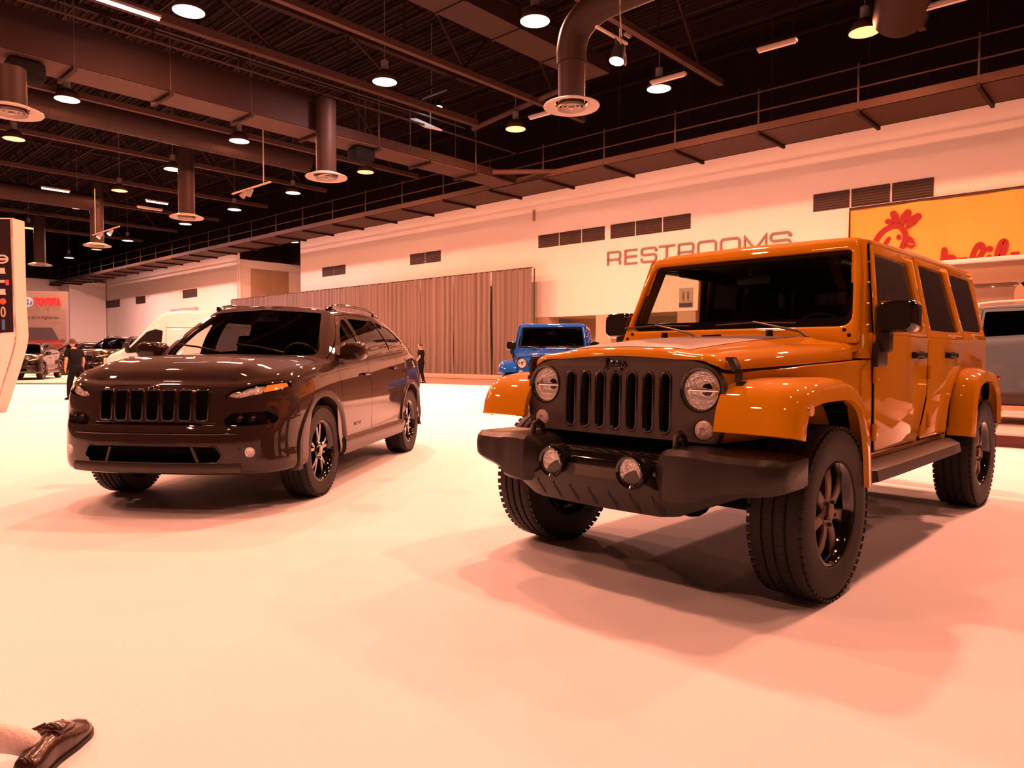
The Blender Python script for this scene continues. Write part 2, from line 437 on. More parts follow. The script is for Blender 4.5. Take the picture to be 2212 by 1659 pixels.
# pictogram sign under it
T = root('restroom_sign', 'small square restroom pictogram sign on the wall seen through the windscreen', 'sign', (-15.0, WY - .02, 3.55))
b = nb(); box(b, (0, 0, 0), (.62, .03, .80), .01); obj('sign_plate', b, mat('sign_ivory', (.45, .38, .34), .5), T)
for s in (-1, 1):
    b = nb(); cyl(b, (s * .11, -.02, .22), (s * .11, -.03, .22), .045, None, 14); box(b, (s * .11, -.025, .08), (.10, .012, .20), .01); box(b, (s * .11, -.025, -.06), (.05, .012, .14)); obj('pictogram', b, m_let, T)
b = nb(); box(b, (0, -.02, -.30), (.60, .02, .16)); obj('sign_strip', b, mat('sign_blue', (.05, .05, .12), .5), T)

# ---- yellow banner with red lettering
BN = root('banner', 'yellow fabric banner with red script lettering and hen-head emblem', 'banner', (-8.55, WY - .10, 0))
b = nb(); rows = []
for j in range(13):
    r = []
    for i in range(61):
        x = i / 60 * 9.2; z = 6.28 - j / 12 * 3.4
        y = .03 * math.sin(x * 2.2 + j * .25) + .02 * math.sin(x * 5.1 - j * .4) - .02
        r.append((x, y, z))
    rows.append(r)
grid(b, rows); FB = obj('banner_cloth', b, mat('banner_yellow', (.78, .40, .07), .7, noise=(.8, .12)), BN, 180)
b = nb(); tube(b, [(0, -.06, 2.9), (0, -.06, 6.30), (9.2, -.06, 6.30)], .045, 8); obj('banner_frame', b, mat('frame_brown', (.05, .025, .02), .6), BN, 60)
m_redp = mat('banner_red', (.27, .008, .008), .7)
def brush(path, r, n=6, flat=.35, close=False, par=BN, nm='emblem_stroke', m=None):
    P_ = cr([(p[0], -.09, p[1]) for p in path], n, close) if len(path) > 2 else [(p[0], -.09, p[1]) for p in path]
    rr2 = r
    if isinstance(r, (list, tuple)): rr2 = list(np.interp(np.linspace(0, 1, len(P_)), np.linspace(0, 1, len(r)), r))
    b = nb(); tube(b, P_, rr2, 8, closed=close, up=(0, 1, 0), flat=(1, .12)); return obj(nm, b, m or m_redp, par, 60)
# hen-head C: big open curve, comb of four drops, eye, beak, wattle
def bp(u, v): return pl2(u, v)
def pl2(u, v):
    a = (u - 1106) / 1554.7; c = -(v - 829.5) / 1554.7
    d = FW + RT * a + UP * c; t = (WY - .12) / d.y
    return (d.x * t + 8.55, 1.1305 + d.z * t)
RC = [0]
def ribbon(px, r, nm='emblem_stroke', n=6, closed=False):
    RC[0] += 1
    P_ = [np.array(pl2(*p)) for p in px]
    P_ = cr(P_, n) if len(P_) > 2 else P_
    P_ = [np.array(p) for p in P_]; N = len(P_)
    rr = list(np.interp(np.linspace(0, 1, N), np.linspace(0, 1, len(r)), r)) if isinstance(r, (list, tuple)) else [r] * N
    L_, R_ = [], []
    for i in range(N):
        t = P_[min(i + 1, N - 1)] - P_[max(i - 1, 0)]; t = t / max(1e-9, np.linalg.norm(t)); nn = np.array((-t[1], t[0]))
        L_.append(P_[i] + nn * rr[i]); R_.append(P_[i] - nn * rr[i])
    b = nb(); y1 = -.095 - .003 * (RC[0] % 8)
    def quad(a, c, d, e):
        vs = [b.verts.new((q[0], y1, q[1])) for q in (a, c, d, e)]; b.faces.new(vs)
    for i in range(N - 1): quad(L_[i], L_[i + 1], R_[i + 1], R_[i])
    for k, sg in ((0, -1), (N - 1, 1)):
        t = P_[min(k + 1, N - 1)] - P_[max(k - 1, 0)]; t = t / np.linalg.norm(t) * sg; a0 = math.atan2(t[1], t[0])
        c = b.verts.new((P_[k][0], y1, P_[k][1])); ring = [b.verts.new((P_[k][0] + rr[k] * math.cos(a0 + R(a)), y1, P_[k][1] + rr[k] * math.sin(a0 + R(a)))) for a in range(-90, 91, 20)]
        for u, v in zip(ring, ring[1:]): b.faces.new((c, u, v))
    bmesh.ops.remove_doubles(b, verts=b.verts, dist=1e-4)
    g = bmesh.ops.extrude_face_region(b, geom=b.faces[:]); bmesh.ops.translate(b, verts=[v for v in g['geom'] if isinstance(v, bmesh.types.BMVert)], vec=(0, .02, 0))
    bmesh.ops.recalc_face_normals(b, faces=b.faces)
    return obj(nm, b, m_redp, BN, None)
ribbon(((1886, 536), (1889, 528), (1901, 508), (1918, 494), (1938, 488), (1952, 497), (1957, 514), (1948, 539)), .085)
ribbon(((1912, 530), (1921, 516)), .065)
ribbon(((1919, 479), (1926, 480)), .085, 'comb_drop'); ribbon(((1931, 462), (1935, 470), (1939, 479)), [.10, .12, .08], 'comb_drop')
ribbon(((1962, 460), (1957, 469), (1951, 480)), [.11, .15, .09], 'comb_drop'); ribbon(((1984, 468), (1973, 477), (1963, 489)), [.11, .15, .08], 'comb_drop')
ribbon(((1943, 512), (1943, 514)), .075, 'eye')
ribbon(((1963, 514), (1968, 519), (1977, 526)), [.06, .09, .015], 'beak'); ribbon(((1960, 530), (1968, 533), (1978, 530)), [.05, .06, .02], 'beak')
ribbon(((2041, 540), (2039, 560), (2035, 582)), .085, 'letter'); ribbon(((2040, 568), (2050, 556), (2062, 560), (2061, 580)), .08, 'letter')
ribbon(((2075, 561), (2088, 560)), .055, 'letter')
ribbon(((2099, 575), (2103, 550), (2113, 531), (2122, 530), (2124, 543), (2114, 559), (2101, 573)), .075, 'letter')
ribbon(((2138, 556), (2132, 576)), .08, 'letter'); ribbon(((2138, 538), (2139, 538)), .09, 'letter')
ribbon(((2152, 568), (2156, 545), (2164, 524), (2172, 522), (2172, 536), (2164, 554), (2154, 570)), .075, 'letter')
ribbon(((2187, 548), (2200, 547)), .045, 'letter')

# ---- pipe and drape
DR = root('pipe_and_drape', 'long tall grey pleated drape wall hung in front of the back wall', 'curtain', (-22.6, 26.0, 0))
m_drape = mat('grey_drape', (.19, .155, .145), .9, noise=(1.0, .5, 2), stretch=(3.2, 3.2, .03)); x = 0; DL = 30.3; k = 0
npan = 11; pw = DL / npan
rng = random.Random(5)
for i in range(npan):
    b = nb(); cols = []; n = 150
    ph = [rng.uniform(0, 6.3) for _ in range(4)]
    rows = []
    prof = []
    xx = 0; amp = 0
    for q in range(n + 1):
        t = q / n * pw
        y = .075 * math.sin(t * 13.0 + 1.4 * math.sin(t * 2.3 + ph[0]) + ph[1]) + .04 * math.sin(t * 31 + ph[2]) + .03 * math.sin(t * 3.1 + ph[3])
        prof.append((t, y))
    for j, zz in enumerate((5.32, 5.28, 4.4, 3.0, 1.5, .5, .16)):
        a = .55 + .45 * j / 6
        rows.append([(-(i * pw + t) + .05 * math.sin(zz * 1.3 + i + t * 2) * (j / 6), y * a, zz) for t, y in prof])
    grid(b, rows); obj('drape_panel', b, m_drape, DR, 180)
for i in range(0, npan + 1, 2):
    b = nb(); cyl(b, (-i * pw, .14, 0), (-i * pw, .14, 5.3), .03, None, 10); box(b, (-i * pw, .14, .01), (.45, .45, .02)); obj('upright', b, m_rail, DR, 60)
b = nb(); cyl(b, (0, .0, 5.33), (-DL, .0, 5.33), .025, None, 8); obj('crossbar', b, m_rail, DR, 60)
b = nb(); box(b, (-26.2, 24.6, .10), (7.4, .9, .20), .03); tag(obj('floor_curb', b, mat('pale_curb', (.42, .30, .23), .7), None), 'low pale curb along the foot of the drape', 'curb')

# ---- steel over the hall
def catwalk_x(y0, y1, z, x0, x1, name, label, step=3.0):
    T = root(name, label, 'catwalk', (0, 0, 0))
    n = int((x1 - x0) / step)
    for i in range(n):
        b = nb(); xa = x0 + i * step
        box(b, (xa + step / 2, (y0 + y1) / 2, z + .03), (step - .10, y1 - y0, .06)); box(b, (xa + step / 2, y0 + .03, z + .12), (step - .02, .06, .24)); box(b, (xa + step / 2, y1 - .03, z + .12), (step - .02, .06, .24)); obj('deck_panel', b, m_steel2, T, None)
        b = nb(); box(b, (xa, (y0 + y1) / 2, z - .04), (.09, y1 - y0 + .1, .12)); obj('cross_beam', b, m_steel, T, None)
        b = nb(); cyl(b, (xa, y0 + .03, z), (xa, y0 + .03, z + 1.35), .03, None, 8); obj('rail_post', b, m_rail, T, None)
        b = nb(); cyl(b, (xa, (y0 + y1) / 2, z + .2), (xa, (y0 + y1) / 2, 13.4), .02, None, 6); obj('hanger', b, m_steel, T, None)
    for h in (.65, 1.25):
        b = nb(); cyl(b, (x0, y0 + .03, z + h), (x1, y0 + .03, z + h), .025, None, 8); obj('hand_rail', b, m_steel2, T, None)
    return T
catwalk_x(22.47, 24.5, 8.3, -85, 16, 'catwalk', 'long steel catwalk running along the white back wall')
T = root('catwalk', 'steel catwalk crossing overhead towards the back wall', 'catwalk')
for i in range(13):
    ya = -8 + i * 2.34
    b = nb(); box(b, (-21.0, ya + 1.17, 8.33), (1.15, 2.28, .06)); obj('deck_panel', b, m_steel2, T, None)
    b = nb(); box(b, (-20.42, ya + 1.17, 8.85), (.05, 2.32, 1.05)) if i < 9 else box(b, (-20.42, ya + 1.17, 8.5), (.05, 2.32, .32)); obj('side_panel', b, m_steel, T, None)
    b = nb(); box(b, (-21.58, ya + 1.17, 8.45), (.05, 2.32, .24)); obj('kick_plate', b, m_steel, T, None)
    b = nb(); box(b, (-21.0, ya, 8.26), (1.3, .10, .12)); obj('cross_beam', b, m_steel, T, None)
    for x in (-20.42, -21.58):
        b = nb(); cyl(b, (x, ya, 8.3), (x, ya, 10.6), .025, None, 8); obj('rail_post', b, m_rail, T, None)
b = nb(); cyl(b, (-20.42, -8, 9.55), (-20.42, 22.4, 9.55), .04, None, 8); obj('hand_rail', b, m_steel2, T, None)
b = nb(); cyl(b, (-20.42, 8, 9.9), (-20.42, 19.5, 9.9), .03, None, 8); obj('hand_rail', b, m_rail, T, None)
for x, y, l in ((-20.9, 5.1, 'dark speaker box hanging under the crossing catwalk, nearer'), (-20.9, 15.0, 'dark speaker box hanging under the crossing catwalk, farther')):
    b = nb(); box(b, (x, y, 8.05), (.6, .8, .45), .12); tag(obj('hanging_speaker', b, m_dark, None), l, 'speaker')
def truss_y(x, z, h, y0, y1, label, name='roof_truss', step=2.4, chord=.22):
    T = root(name, label, 'truss', (x, 0, 0))
    b = nb(); box(b, (0, (y0 + y1) / 2, z + chord / 2), (chord, y1 - y0, chord)); obj('bottom_chord', b, m_steel2, T, None)
    b = nb(); box(b, (0, (y0 + y1) / 2, z + h), (chord, y1 - y0, chord)); obj('top_chord', b, m_steel, T, None)
    n = int((y1 - y0) / step)
    for i in range(n):
        ya = y0 + i * step
        b = nb()
        p, q = ((0, ya, z + .2), (0, ya + step, z + h)) if i % 2 == 0 else ((0, ya, z + h), (0, ya + step, z + .2))
        cyl(b, p, q, .05, None, 6); obj('diagonal', b, m_steel, T, None)
        if i % 2: b = nb(); cyl(b, (0, ya, z + .2), (0, ya, z + h), .04, None, 6); obj('vertical', b, m_steel, T, None)
    return T
for x, l in ((-5.3, 'roof truss above the orange car, rightmost in view'), (-11.2, 'roof truss just right of the round duct elbow'), (-16.8, 'roof truss crossing the middle of the ceiling'), (-26.6, 'roof truss left of the crossing catwalk, beyond the round duct'), (-34.3, 'roof truss second beyond the crossing catwalk'), (-40.6, 'roof truss third beyond the crossing catwalk'), (-47, 'roof truss fourth beyond the crossing catwalk'), (-53.5, 'roof truss fifth beyond the crossing catwalk'), (-60, 'farthest visible roof truss on the left')):
    truss_y(x, 9.5 if x == -26.6 else 10.0, 3.0, -8, 22.3, l, chord=.18)
truss_y(-19.6, 9.75, 1.6, -8, 19.3, 'pale bottom-lit lattice girder right beside the crossing catwalk')
# joists along x carry the deck
for k in range(16):
    y = -4 + k * 2.0
    T = root('roof_joist', 'thin open-web roof joist, number %s counted from the near side' % ['one', 'two', 'three', 'four', 'five', 'six', 'seven', 'eight', 'nine', 'ten', 'eleven', 'twelve', 'thirteen', 'fourteen', 'fifteen', 'sixteen'][k], 'joist', (0, y, 0), group='open-web joists under the roof deck')
    b = nb(); box(b, (-32, 0, 12.55), (96, .08, .08)); obj('lower_chord', b, m_steel, T, None)
    b = nb(); box(b, (-32, 0, 13.25), (96, .08, .08)); obj('upper_chord', b, MATS['rib_paint'], T, None)
    b = nb()
    for i in range(118): cyl(b, (-78 + i * .8, 0, 12.55 + .7 * (i % 2)), (-78 + (i + 1) * .8, 0, 12.55 + .7 * ((i + 1) % 2)), .02, None, 4, False)
    w_ = obj('web_bar', b, MATS['rib_paint'], T, None); w_['kind'] = 'stuff'
# struts where the catwalks meet
for i, (p, q, l) in enumerate((((-21.6, 21.0, 8.5), (-23.6, 23.0, 9.9), 'brown diagonal brace left of the catwalk junction'), ((-20.4, 21.0, 8.5), (-18.0, 23.0, 8.5), 'short diagonal brace right of the catwalk junction'), ((-20.0, 19.5, 9.8), (-15.5, 19.6, 10.3), 'long thin strut from the girder end to the next truss'))):
    b = nb(); cyl(b, p, q, .10, None, 8); tag(obj('brace', b, m_steel2, None, None), l, 'brace')

# ---- ducts, drops and diffusers
def diffuser(x, y, z, label, r=.62, drop=None):
    T = root('air_diffuser', label, 'diffuser', (x, y, z), group='round ceiling air diffusers on their drop ducts')
    b = nb(); lathe(b, [(r, .0), (r * .97, -.03), (r * .60, .05), (r * .60, .12), (r * .98, .02)], 40, closed=True); obj('outer_ring', b, m_diff, T, 50)
    for k, rr in enumerate((.52, .36, .20)):
        b = nb(); lathe(b, [(r * rr, -.05 + k * .02), (r * (rr - .06), .02), (r * (rr - .075), .02), (r * (rr - .015), -.06 + k * .02)], 32, closed=True); obj('cone_ring', b, m_diff, T, 50)
    b = nb(); lathe(b, [(0, -.07), (r * .10, -.05), (r * .05, .06), (0, .06)], 20); obj('center_cap', b, m_diff, T, 50)
    b = nb(); lathe(b, [(r * .48, .03), (r * .48, drop or 2.0), (0, drop or 2.0), (0, .10), (r * .44, .10)], 28); obj('drop_duct', b, m_duct, T, 50)
    return T
diffuser(-10.26, 13.14, 6.8, 'largest round air diffuser, hanging right of centre', .64, 1.25)
diffuser(-20.07, 13.06, 6.8, 'round air diffuser left of centre under the second drop duct', .66, 2.4)
diffuser(-30.2, 12.97, 6.8, 'third round air diffuser, above a bright white lamp', .66, 3.2)
diffuser(-41.5, 13.17, 6.8, 'fourth round air diffuser, above an orange lamp', .66, 3.2)
diffuser(-20.18, 4.63, 6.8, 'round air diffuser cut off by the left frame edge', .66, 1.0)
diffuser(-53, 13.5, 6.8, 'farthest round air diffuser beside the display board', .66, 3)
b = nb(); P_ = cr([(-10.26, 13.14, 7.75), (-10.26, 13.14, 8.1), (-10.1, 13.14, 8.5), (-9.6, 13.14, 8.78), (-8.8, 13.14, 8.85), (-7.0, 13.14, 8.85), (-6.3, 13.14, 8.85)], 6); tube(b, P_, .34, 24, up=(0, 1, 0)); tag(obj('air_duct', b, m_duct, None, 60), 'fat round duct elbow bending right above the largest diffuser', 'duct')
b = nb(); 
for i in range(12): box(b, (-13.1, -6 + i * 2 + .99, 9.75), (1.0, 1.96, .45), .02)
for i in range(12): box(b, (-13.1, -6 + i * 2, 9.75), (1.06, .05, .51))
tag(obj('air_duct', b, m_duct, None, None), 'flat rectangular duct crossing behind the brightest right lamp', 'duct')
b = nb(); cyl(b, (-27.9, -8, 9.55), (-27.9, 17.2, 9.55), .52, None, 28)
for i in range(14): lathe(b, [(.53, -.02), (.535, 0), (.53, .02)], 28, Matrix.Translation((-27.9, -7 + i * 1.8, 9.55)) @ Matrix.Rotation(R(90), 4, 'X'))
tag(obj('air_duct', b, m_duct, None, 60), 'long round duct running beyond the crossing catwalk', 'duct')
b = nb(); cyl(b, (-3.6, 15.2, 10.2), (-2.5, 9.5, 10.2), .6, None, 24); cyl(b, (-5.0, 19.0, 9.2), (-3.6, 15.2, 10.2), .6, None, 24); tag(obj('air_duct', b, m_duct, None, 60), 'dim round duct behind the rightmost orange lamp', 'duct')
b = nb(); cyl(b, (-41.5, 13.17, 9.0), (-41.5, -8, 9.0), .42, None, 20); tag(obj('air_duct', b, m_duct, None, 60), 'far round duct crossing on the left', 'duct')

# ---- high-bay lamps
def lamp_mat(n, c, s): return mat(n, (.8, .8, .8), .4, emis=c, estr=s)
LM = dict(w=lamp_mat('lamp_glow_white', (1, .70, .55), 3.0), o=lamp_mat('lamp_glow_orange', (1, .33, .07), 2.2), b=lamp_mat('lamp_glow_cool', (.80, .80, 1), 2.5))
words_ = ['first', 'second', 'third', 'fourth', 'fifth', 'sixth', 'seventh', 'eighth', 'ninth', 'tenth']
LL = ['brightest lamp at the top left, beside the fluorescent batten', 'brightest lamp at the top right of the rectangular duct', 'big orange lamp at the top right', 'bluish white lamp above the spotlight cluster', 'pinkish white lamp right of the largest diffuser', 'orange lamp between the spotlight cluster and the largest diffuser',
      'white lamp in front of the long round duct, far left', 'orange lamp at the left edge under the diffuser', 'white lamp right over the long round duct', 'white lamp in front of the third drop duct', 'orange lamp right of the second diffuser', 'orange lamp left of the third drop duct', 'white lamp right of the hanging track bar', 'bluish lamp just under the hanging track bar',
      'white lamp above the two-headed track light', 'bluish lamp just under the third diffuser', 'bluish lamp right of the two-headed track light', 'orange lamp just under the fourth diffuser', 'small far bluish lamp over the van', 'white lamp in the recess beside the wall corner', 'orange lamp touching the top of the white display board']
lamp0 = {}; cnt = {}
def words_num(v):
    return str(int(round(v)))
for i, (x, y, k, p) in enumerate(LAMPS):
    lab = LL[i] if i < len(LL) else None
    if lab is None and not (x < -20 and y > 0) and y < 1: pass
    if lab is None:
        rowk = min((19.5, 13.5, 7.6, 1.7, -4.3), key=lambda v: abs(v - y)); cnt[rowk] = cnt.get(rowk, 0) + 1
        rn = {19.5: 'row nearest the back wall', 13.5: 'second row from the back wall', 7.6: 'middle row', 1.7: 'row over the camera', -4.3: 'row behind the camera'}[rowk]
        lab2 = 'high-bay lamp outside the picture, %s one of the %s' % (words_[cnt[rowk] - 1], rn)
    T = root('high_bay_lamp', lab or lab2, 'lamp', (x, y, LAMP_Z), group='round high-bay lamps hanging in a grid' if lab else 'high-bay lamps outside the picture')
    if k not in lamp0:
        b = nb(); lathe(b, [(.37, 0), (.375, .02), (.26, .24), (.14, .32), (.0, .32), (0, .30), (.12, .30), (.24, .22), (.355, .02)], 28, closed=True); h = obj('reflector', b, m_steel2, T, 50)
        b = nb(); cyl(b, (0, 0, .32), (0, 0, .62), .11, None, 16); g = obj('ballast', b, m_grey, T, 50)
        b = nb(); cyl(b, (0, 0, .62), (0, 0, 4.06), .012, None, 6); c = obj('cable', b, m_grey, T, None)
        b = nb(); lathe(b, [(.36, -.004), (.20, -.001), (0, 0.0)], 28); l = obj('lens', b, LM[k], T, None)
        lamp0[k] = [h, g, c, l]
    else:
        for q in lamp0[k]: c = q.copy(); C.objects.link(c); c.parent = T
# fluorescent battens and dark tubes
def batten(x, y, z, L, rz, lit, label, mt=None):
    T = root('tube_light', label, 'lamp', (x, y, z), rz, group='fluorescent batten lights')
    b = nb(); box(b, (0, 0, .04), (.16, L, .07), .01); obj('housing', b, m_diff, T)
    b = nb(); cyl(b, (0, -L / 2 + .03, -.02), (0, L / 2 - .03, -.02), .03, None, 10); obj('tube', b, mt or (mat('tube_glow', (.8, .8, .8), emis=(.95, .93, 1), estr=14) if lit else mat('tube_off', (.55, .45, .42), .4)), T, 60)
    for yy in (-L / 2 + .1, L / 2 - .1):
        b = nb(); cyl(b, (0, yy, .07), (0, yy, 13.44 - z), .008, None, 5); obj('hanger_wire', b, m_steel, T, None)
batten(-18.3, 6.55, 9.25, 1.5, 0, True, 'lit fluorescent batten at the top left edge of the picture')
batten(-7.66, 18.26, 9.0, 1.0, R(92), False, 'unlit pale tube left of the big orange lamp'); batten(-10.83, 18.32, 9.0, 1.1, R(92), False, 'unlit pale tube beside the pinkish lamp')
batten(-15.5, 18.25, 9.0, 1.0, R(92), False, 'unlit pale tube below the largest diffuser'); batten(-4.0, 18.6, 9.0, 1.0, R(92), False, 'unlit pale tube at the top right edge')
batten(-39.6, 10.8, 9.0, 1.2, 0, True, 'lit fluorescent batten far left above a white lamp'); batten(-38.9, 15.2, 9.0, 1.1, 0, True, 'lit fluorescent batten far left beside the third diffuser')
batten(-41.9, 10.9, 9.0, 1.5, 0, False, 'dim batten just under the far left lit one'); batten(-40.9, 15.6, 9.0, 1.3, 0, False, 'dim batten just under the lit one by the third diffuser')
batten(-14.0, 21.0, 12.0, .3, 0, False, 'tiny pale fitting on the dark roof deck')
# track lights on drop rods
def spot(b_, x, y, z, ax, lit): pass
def track(x0, y, z, x1, heads, label, rod_x):
    T = root('track_light', label, 'spotlight', ((x0 + x1) / 2, y, z))
    xm = (x0 + x1) / 2
    b = nb(); box(b, (0, 0, 0), (x1 - x0, .06, .05), .01); obj('track_bar', b, m_diff, T)
    b = nb(); cyl(b, (rod_x - xm, 0, 0), (rod_x - xm, 0, 2.2), .02, None, 6); obj('drop_rod', b, m_diff, T, None)
    for hx, lit, tilt in heads:
        p = Vector((hx - xm, 0, -.12)); d = Vector((.15 * tilt, -.6, -.8)).normalized()
        b = nb(); cyl(b, (p.x, 0, 0), p, .015, None, 6); cyl(b, p - d * .12, p + d * .16, .06, .10, 16); Hh = obj('lamp_head', b, m_diff, T, 50)
        b = nb(); cyl(b, p + d * .16, p + d * .165, .092, None, 16); obj('lens', b, mat('spot_glow', (.8, .8, .8), emis=(.9, .92, 1), estr=30) if lit else m_grey, Hh, None)
track(-24.6, 12.17, 6.8, -21.95, ((-23.7, False, -1), (-23.3, False, 1)), 'hanging pale track bar with two unlit heads, left of centre', -22.4)
track(-39.3, 12.27, 7.0, -35.7, ((-38.2, True, -1), (-36.8, True, 1)), 'two-headed lit track light on a rod, far left', -38.9)
track(-62, 12.8, 6.9, -59, ((-61.6, True, -1), (-59.6, True, 1)), 'farthest lit track light, over the distant white stand', -60)
T = root('spotlight', 'single lit spotlight on a tilted bar with loose cables, upper right', 'spotlight', (-8.68, 12.45, 7.6))
b = nb(); box(b, (0, 0, .1), (.06, 1.1, .05), .01); obj('bar', b, m_diff, T)
b = nb(); tube(b, cr([(.1, .2, .1), (.02, .25, .8), (.10, .15, 1.6), (.0, .2, 5.85)], 6), .015, 6); obj('cable', b, m_diff, T, None)
b = nb(); tube(b, cr([(.05, .1, .1), (.12, .3, -.2), (.05, .42, -.4), (.0, .3, -.1), (.05, .2, .3)], 6), .010, 6); obj('cable', b, m_diff, T, None)
b = nb(); d = Vector((-.05, -.25, -.9)).normalized(); p = Vector((0, .25, -.15)); cyl(b, p - d * .12, p + d * .22, .12, .16, 20); cyl(b, p, (0, .1, .1), .02, None, 6); Hh = obj('lamp_head', b, m_black, T, 50)
b = nb(); cyl(b, p + d * .22, p + d * .228, .15, None, 20); obj('lens', b, mat('spot_glow', (.8, .8, .8)), Hh, None)
# spotlight cluster
T = root('spotlight_cluster', 'cluster of four white spotlights with a curved reflector under the roof', 'spotlight', (-20.3, 17.6, 10.2))
for i, (dx, dz) in enumerate(((-.55, .18), (-.05, .0), (.22, -.06), (.50, -.10))):
    b = nb(); cyl(b, (dx, 0, dz + .25), (dx, 0, dz), .07, .11, 16); hh = obj('lamp_head', b, m_black, T, 50)
    b = nb(); cyl(b, (dx, 0, dz - .006), (dx, 0, dz), .12, None, 16); obj('lens', b, mat('spot_glow', (.8, .8, .8)), hh, None)
b = nb(); box(b, (0, .1, .45), (1.6, .05, .05)); cyl(b, (0, .1, .45), (0, .1, 3), .02, None, 6); obj('bar', b, m_grey, T)
b = nb(); loft(b, [[(-.9 + t * .5, -.2, -.25 - t * .3), (-.6 + t * .9, -.1, -.30 - t * .45), (-.65 + t * .9, 0, -.34 - t * .45), (-.92 + t * .5, -.1, -.28 - t * .3)] for t in (0, .5, 1, 1.5)]); obj('reflector_shell', b, mat('bright_shell', (.7, .6, .55), .4), T, 50)
# corridor downlights
for x in (-21.0, -17.2):
    ld = bpy.data.lights.new('down_light', 'AREA'); ld.energy = 60; ld.color = (1, .55, .25); ld.shape = 'DISK'; ld.size = .2; ld.spread = R(100)
    lo = bpy.data.objects.new('down_light', ld); C.objects.link(lo); lo.location = (x, WY + 2.7, 2.96)
# ------------------------------------------------------------------ wheels
def tread_bm(Rt, w, rim, blocks, seg=72):
    """tyre ring about y: side walls, shoulders, grooved tread"""
    bm = nb(); M = Matrix.Rotation(R(-90), 4, 'X')     # z -> y
    h = w / 2
    prof = [(rim, -h * .80), (rim + .012, -h * .93), (rim + (Rt - rim) * .45, -h * 1.0), (rim + (Rt - rim) * .78, -h * .985), (Rt - .022, -h * .93), (Rt - .008, -h * .84),
            (Rt - .001, -h * .72), (Rt - .001, -h * .46), (Rt - .010, -h * .44), (Rt - .010, -h * .38), (Rt, -h * .36), (Rt, -h * .06), (Rt - .010, -h * .04),
            (Rt - .010, h * .04), (Rt, h * .06), (Rt, h * .36), (Rt - .010, h * .38), (Rt - .010, h * .44), (Rt - .001, h * .46), (Rt - .001, h * .72), (Rt - .008, h * .84), (Rt - .022, h * .93),
            (rim + (Rt - rim) * .78, h * .985), (rim + (Rt - rim) * .45, h * 1.0), (rim + .012, h * .93), (rim, h * .80)]
    lathe(bm, prof, seg, M)
    return bm
def tread_blocks(Rt, w, n):
    bm = nb(); h = w / 2
    for i in range(n):
        a = 2 * PI * i / n
        for s, off in ((-1, 0), (1, .5)):
            aa = a + off * 2 * PI / n
            for y0, y1, tw in ((.62, .99, 0), (.12, .33, .12)):
                yc = s * h * (y0 + y1) / 2
                c = Vector((Rt * math.cos(aa + tw * .1), yc, Rt * math.sin(aa + tw * .1)))
                M = Matrix.Rotation(-(aa), 3, 'Y') @ Matrix.Rotation(R(12 * s), 3, 'X')
                rr = Rt - (.0135 if y0 > .5 else .0035)
                c = Vector((rr * math.cos(aa), yc, rr * math.sin(aa)))
                M = Matrix(((math.cos(aa), 0, -math.sin(aa)), (0, 1, 0), (math.sin(aa), 0, math.cos(aa))))
                tilt = Matrix.Rotation(R(-14 * s if y0 > .5 else 0), 3, 'Z')
                box(bm, c, (.010, h * (y1 - y0), 2 * PI * Rt / n * .62), 0, M=M @ tilt)
    return bm
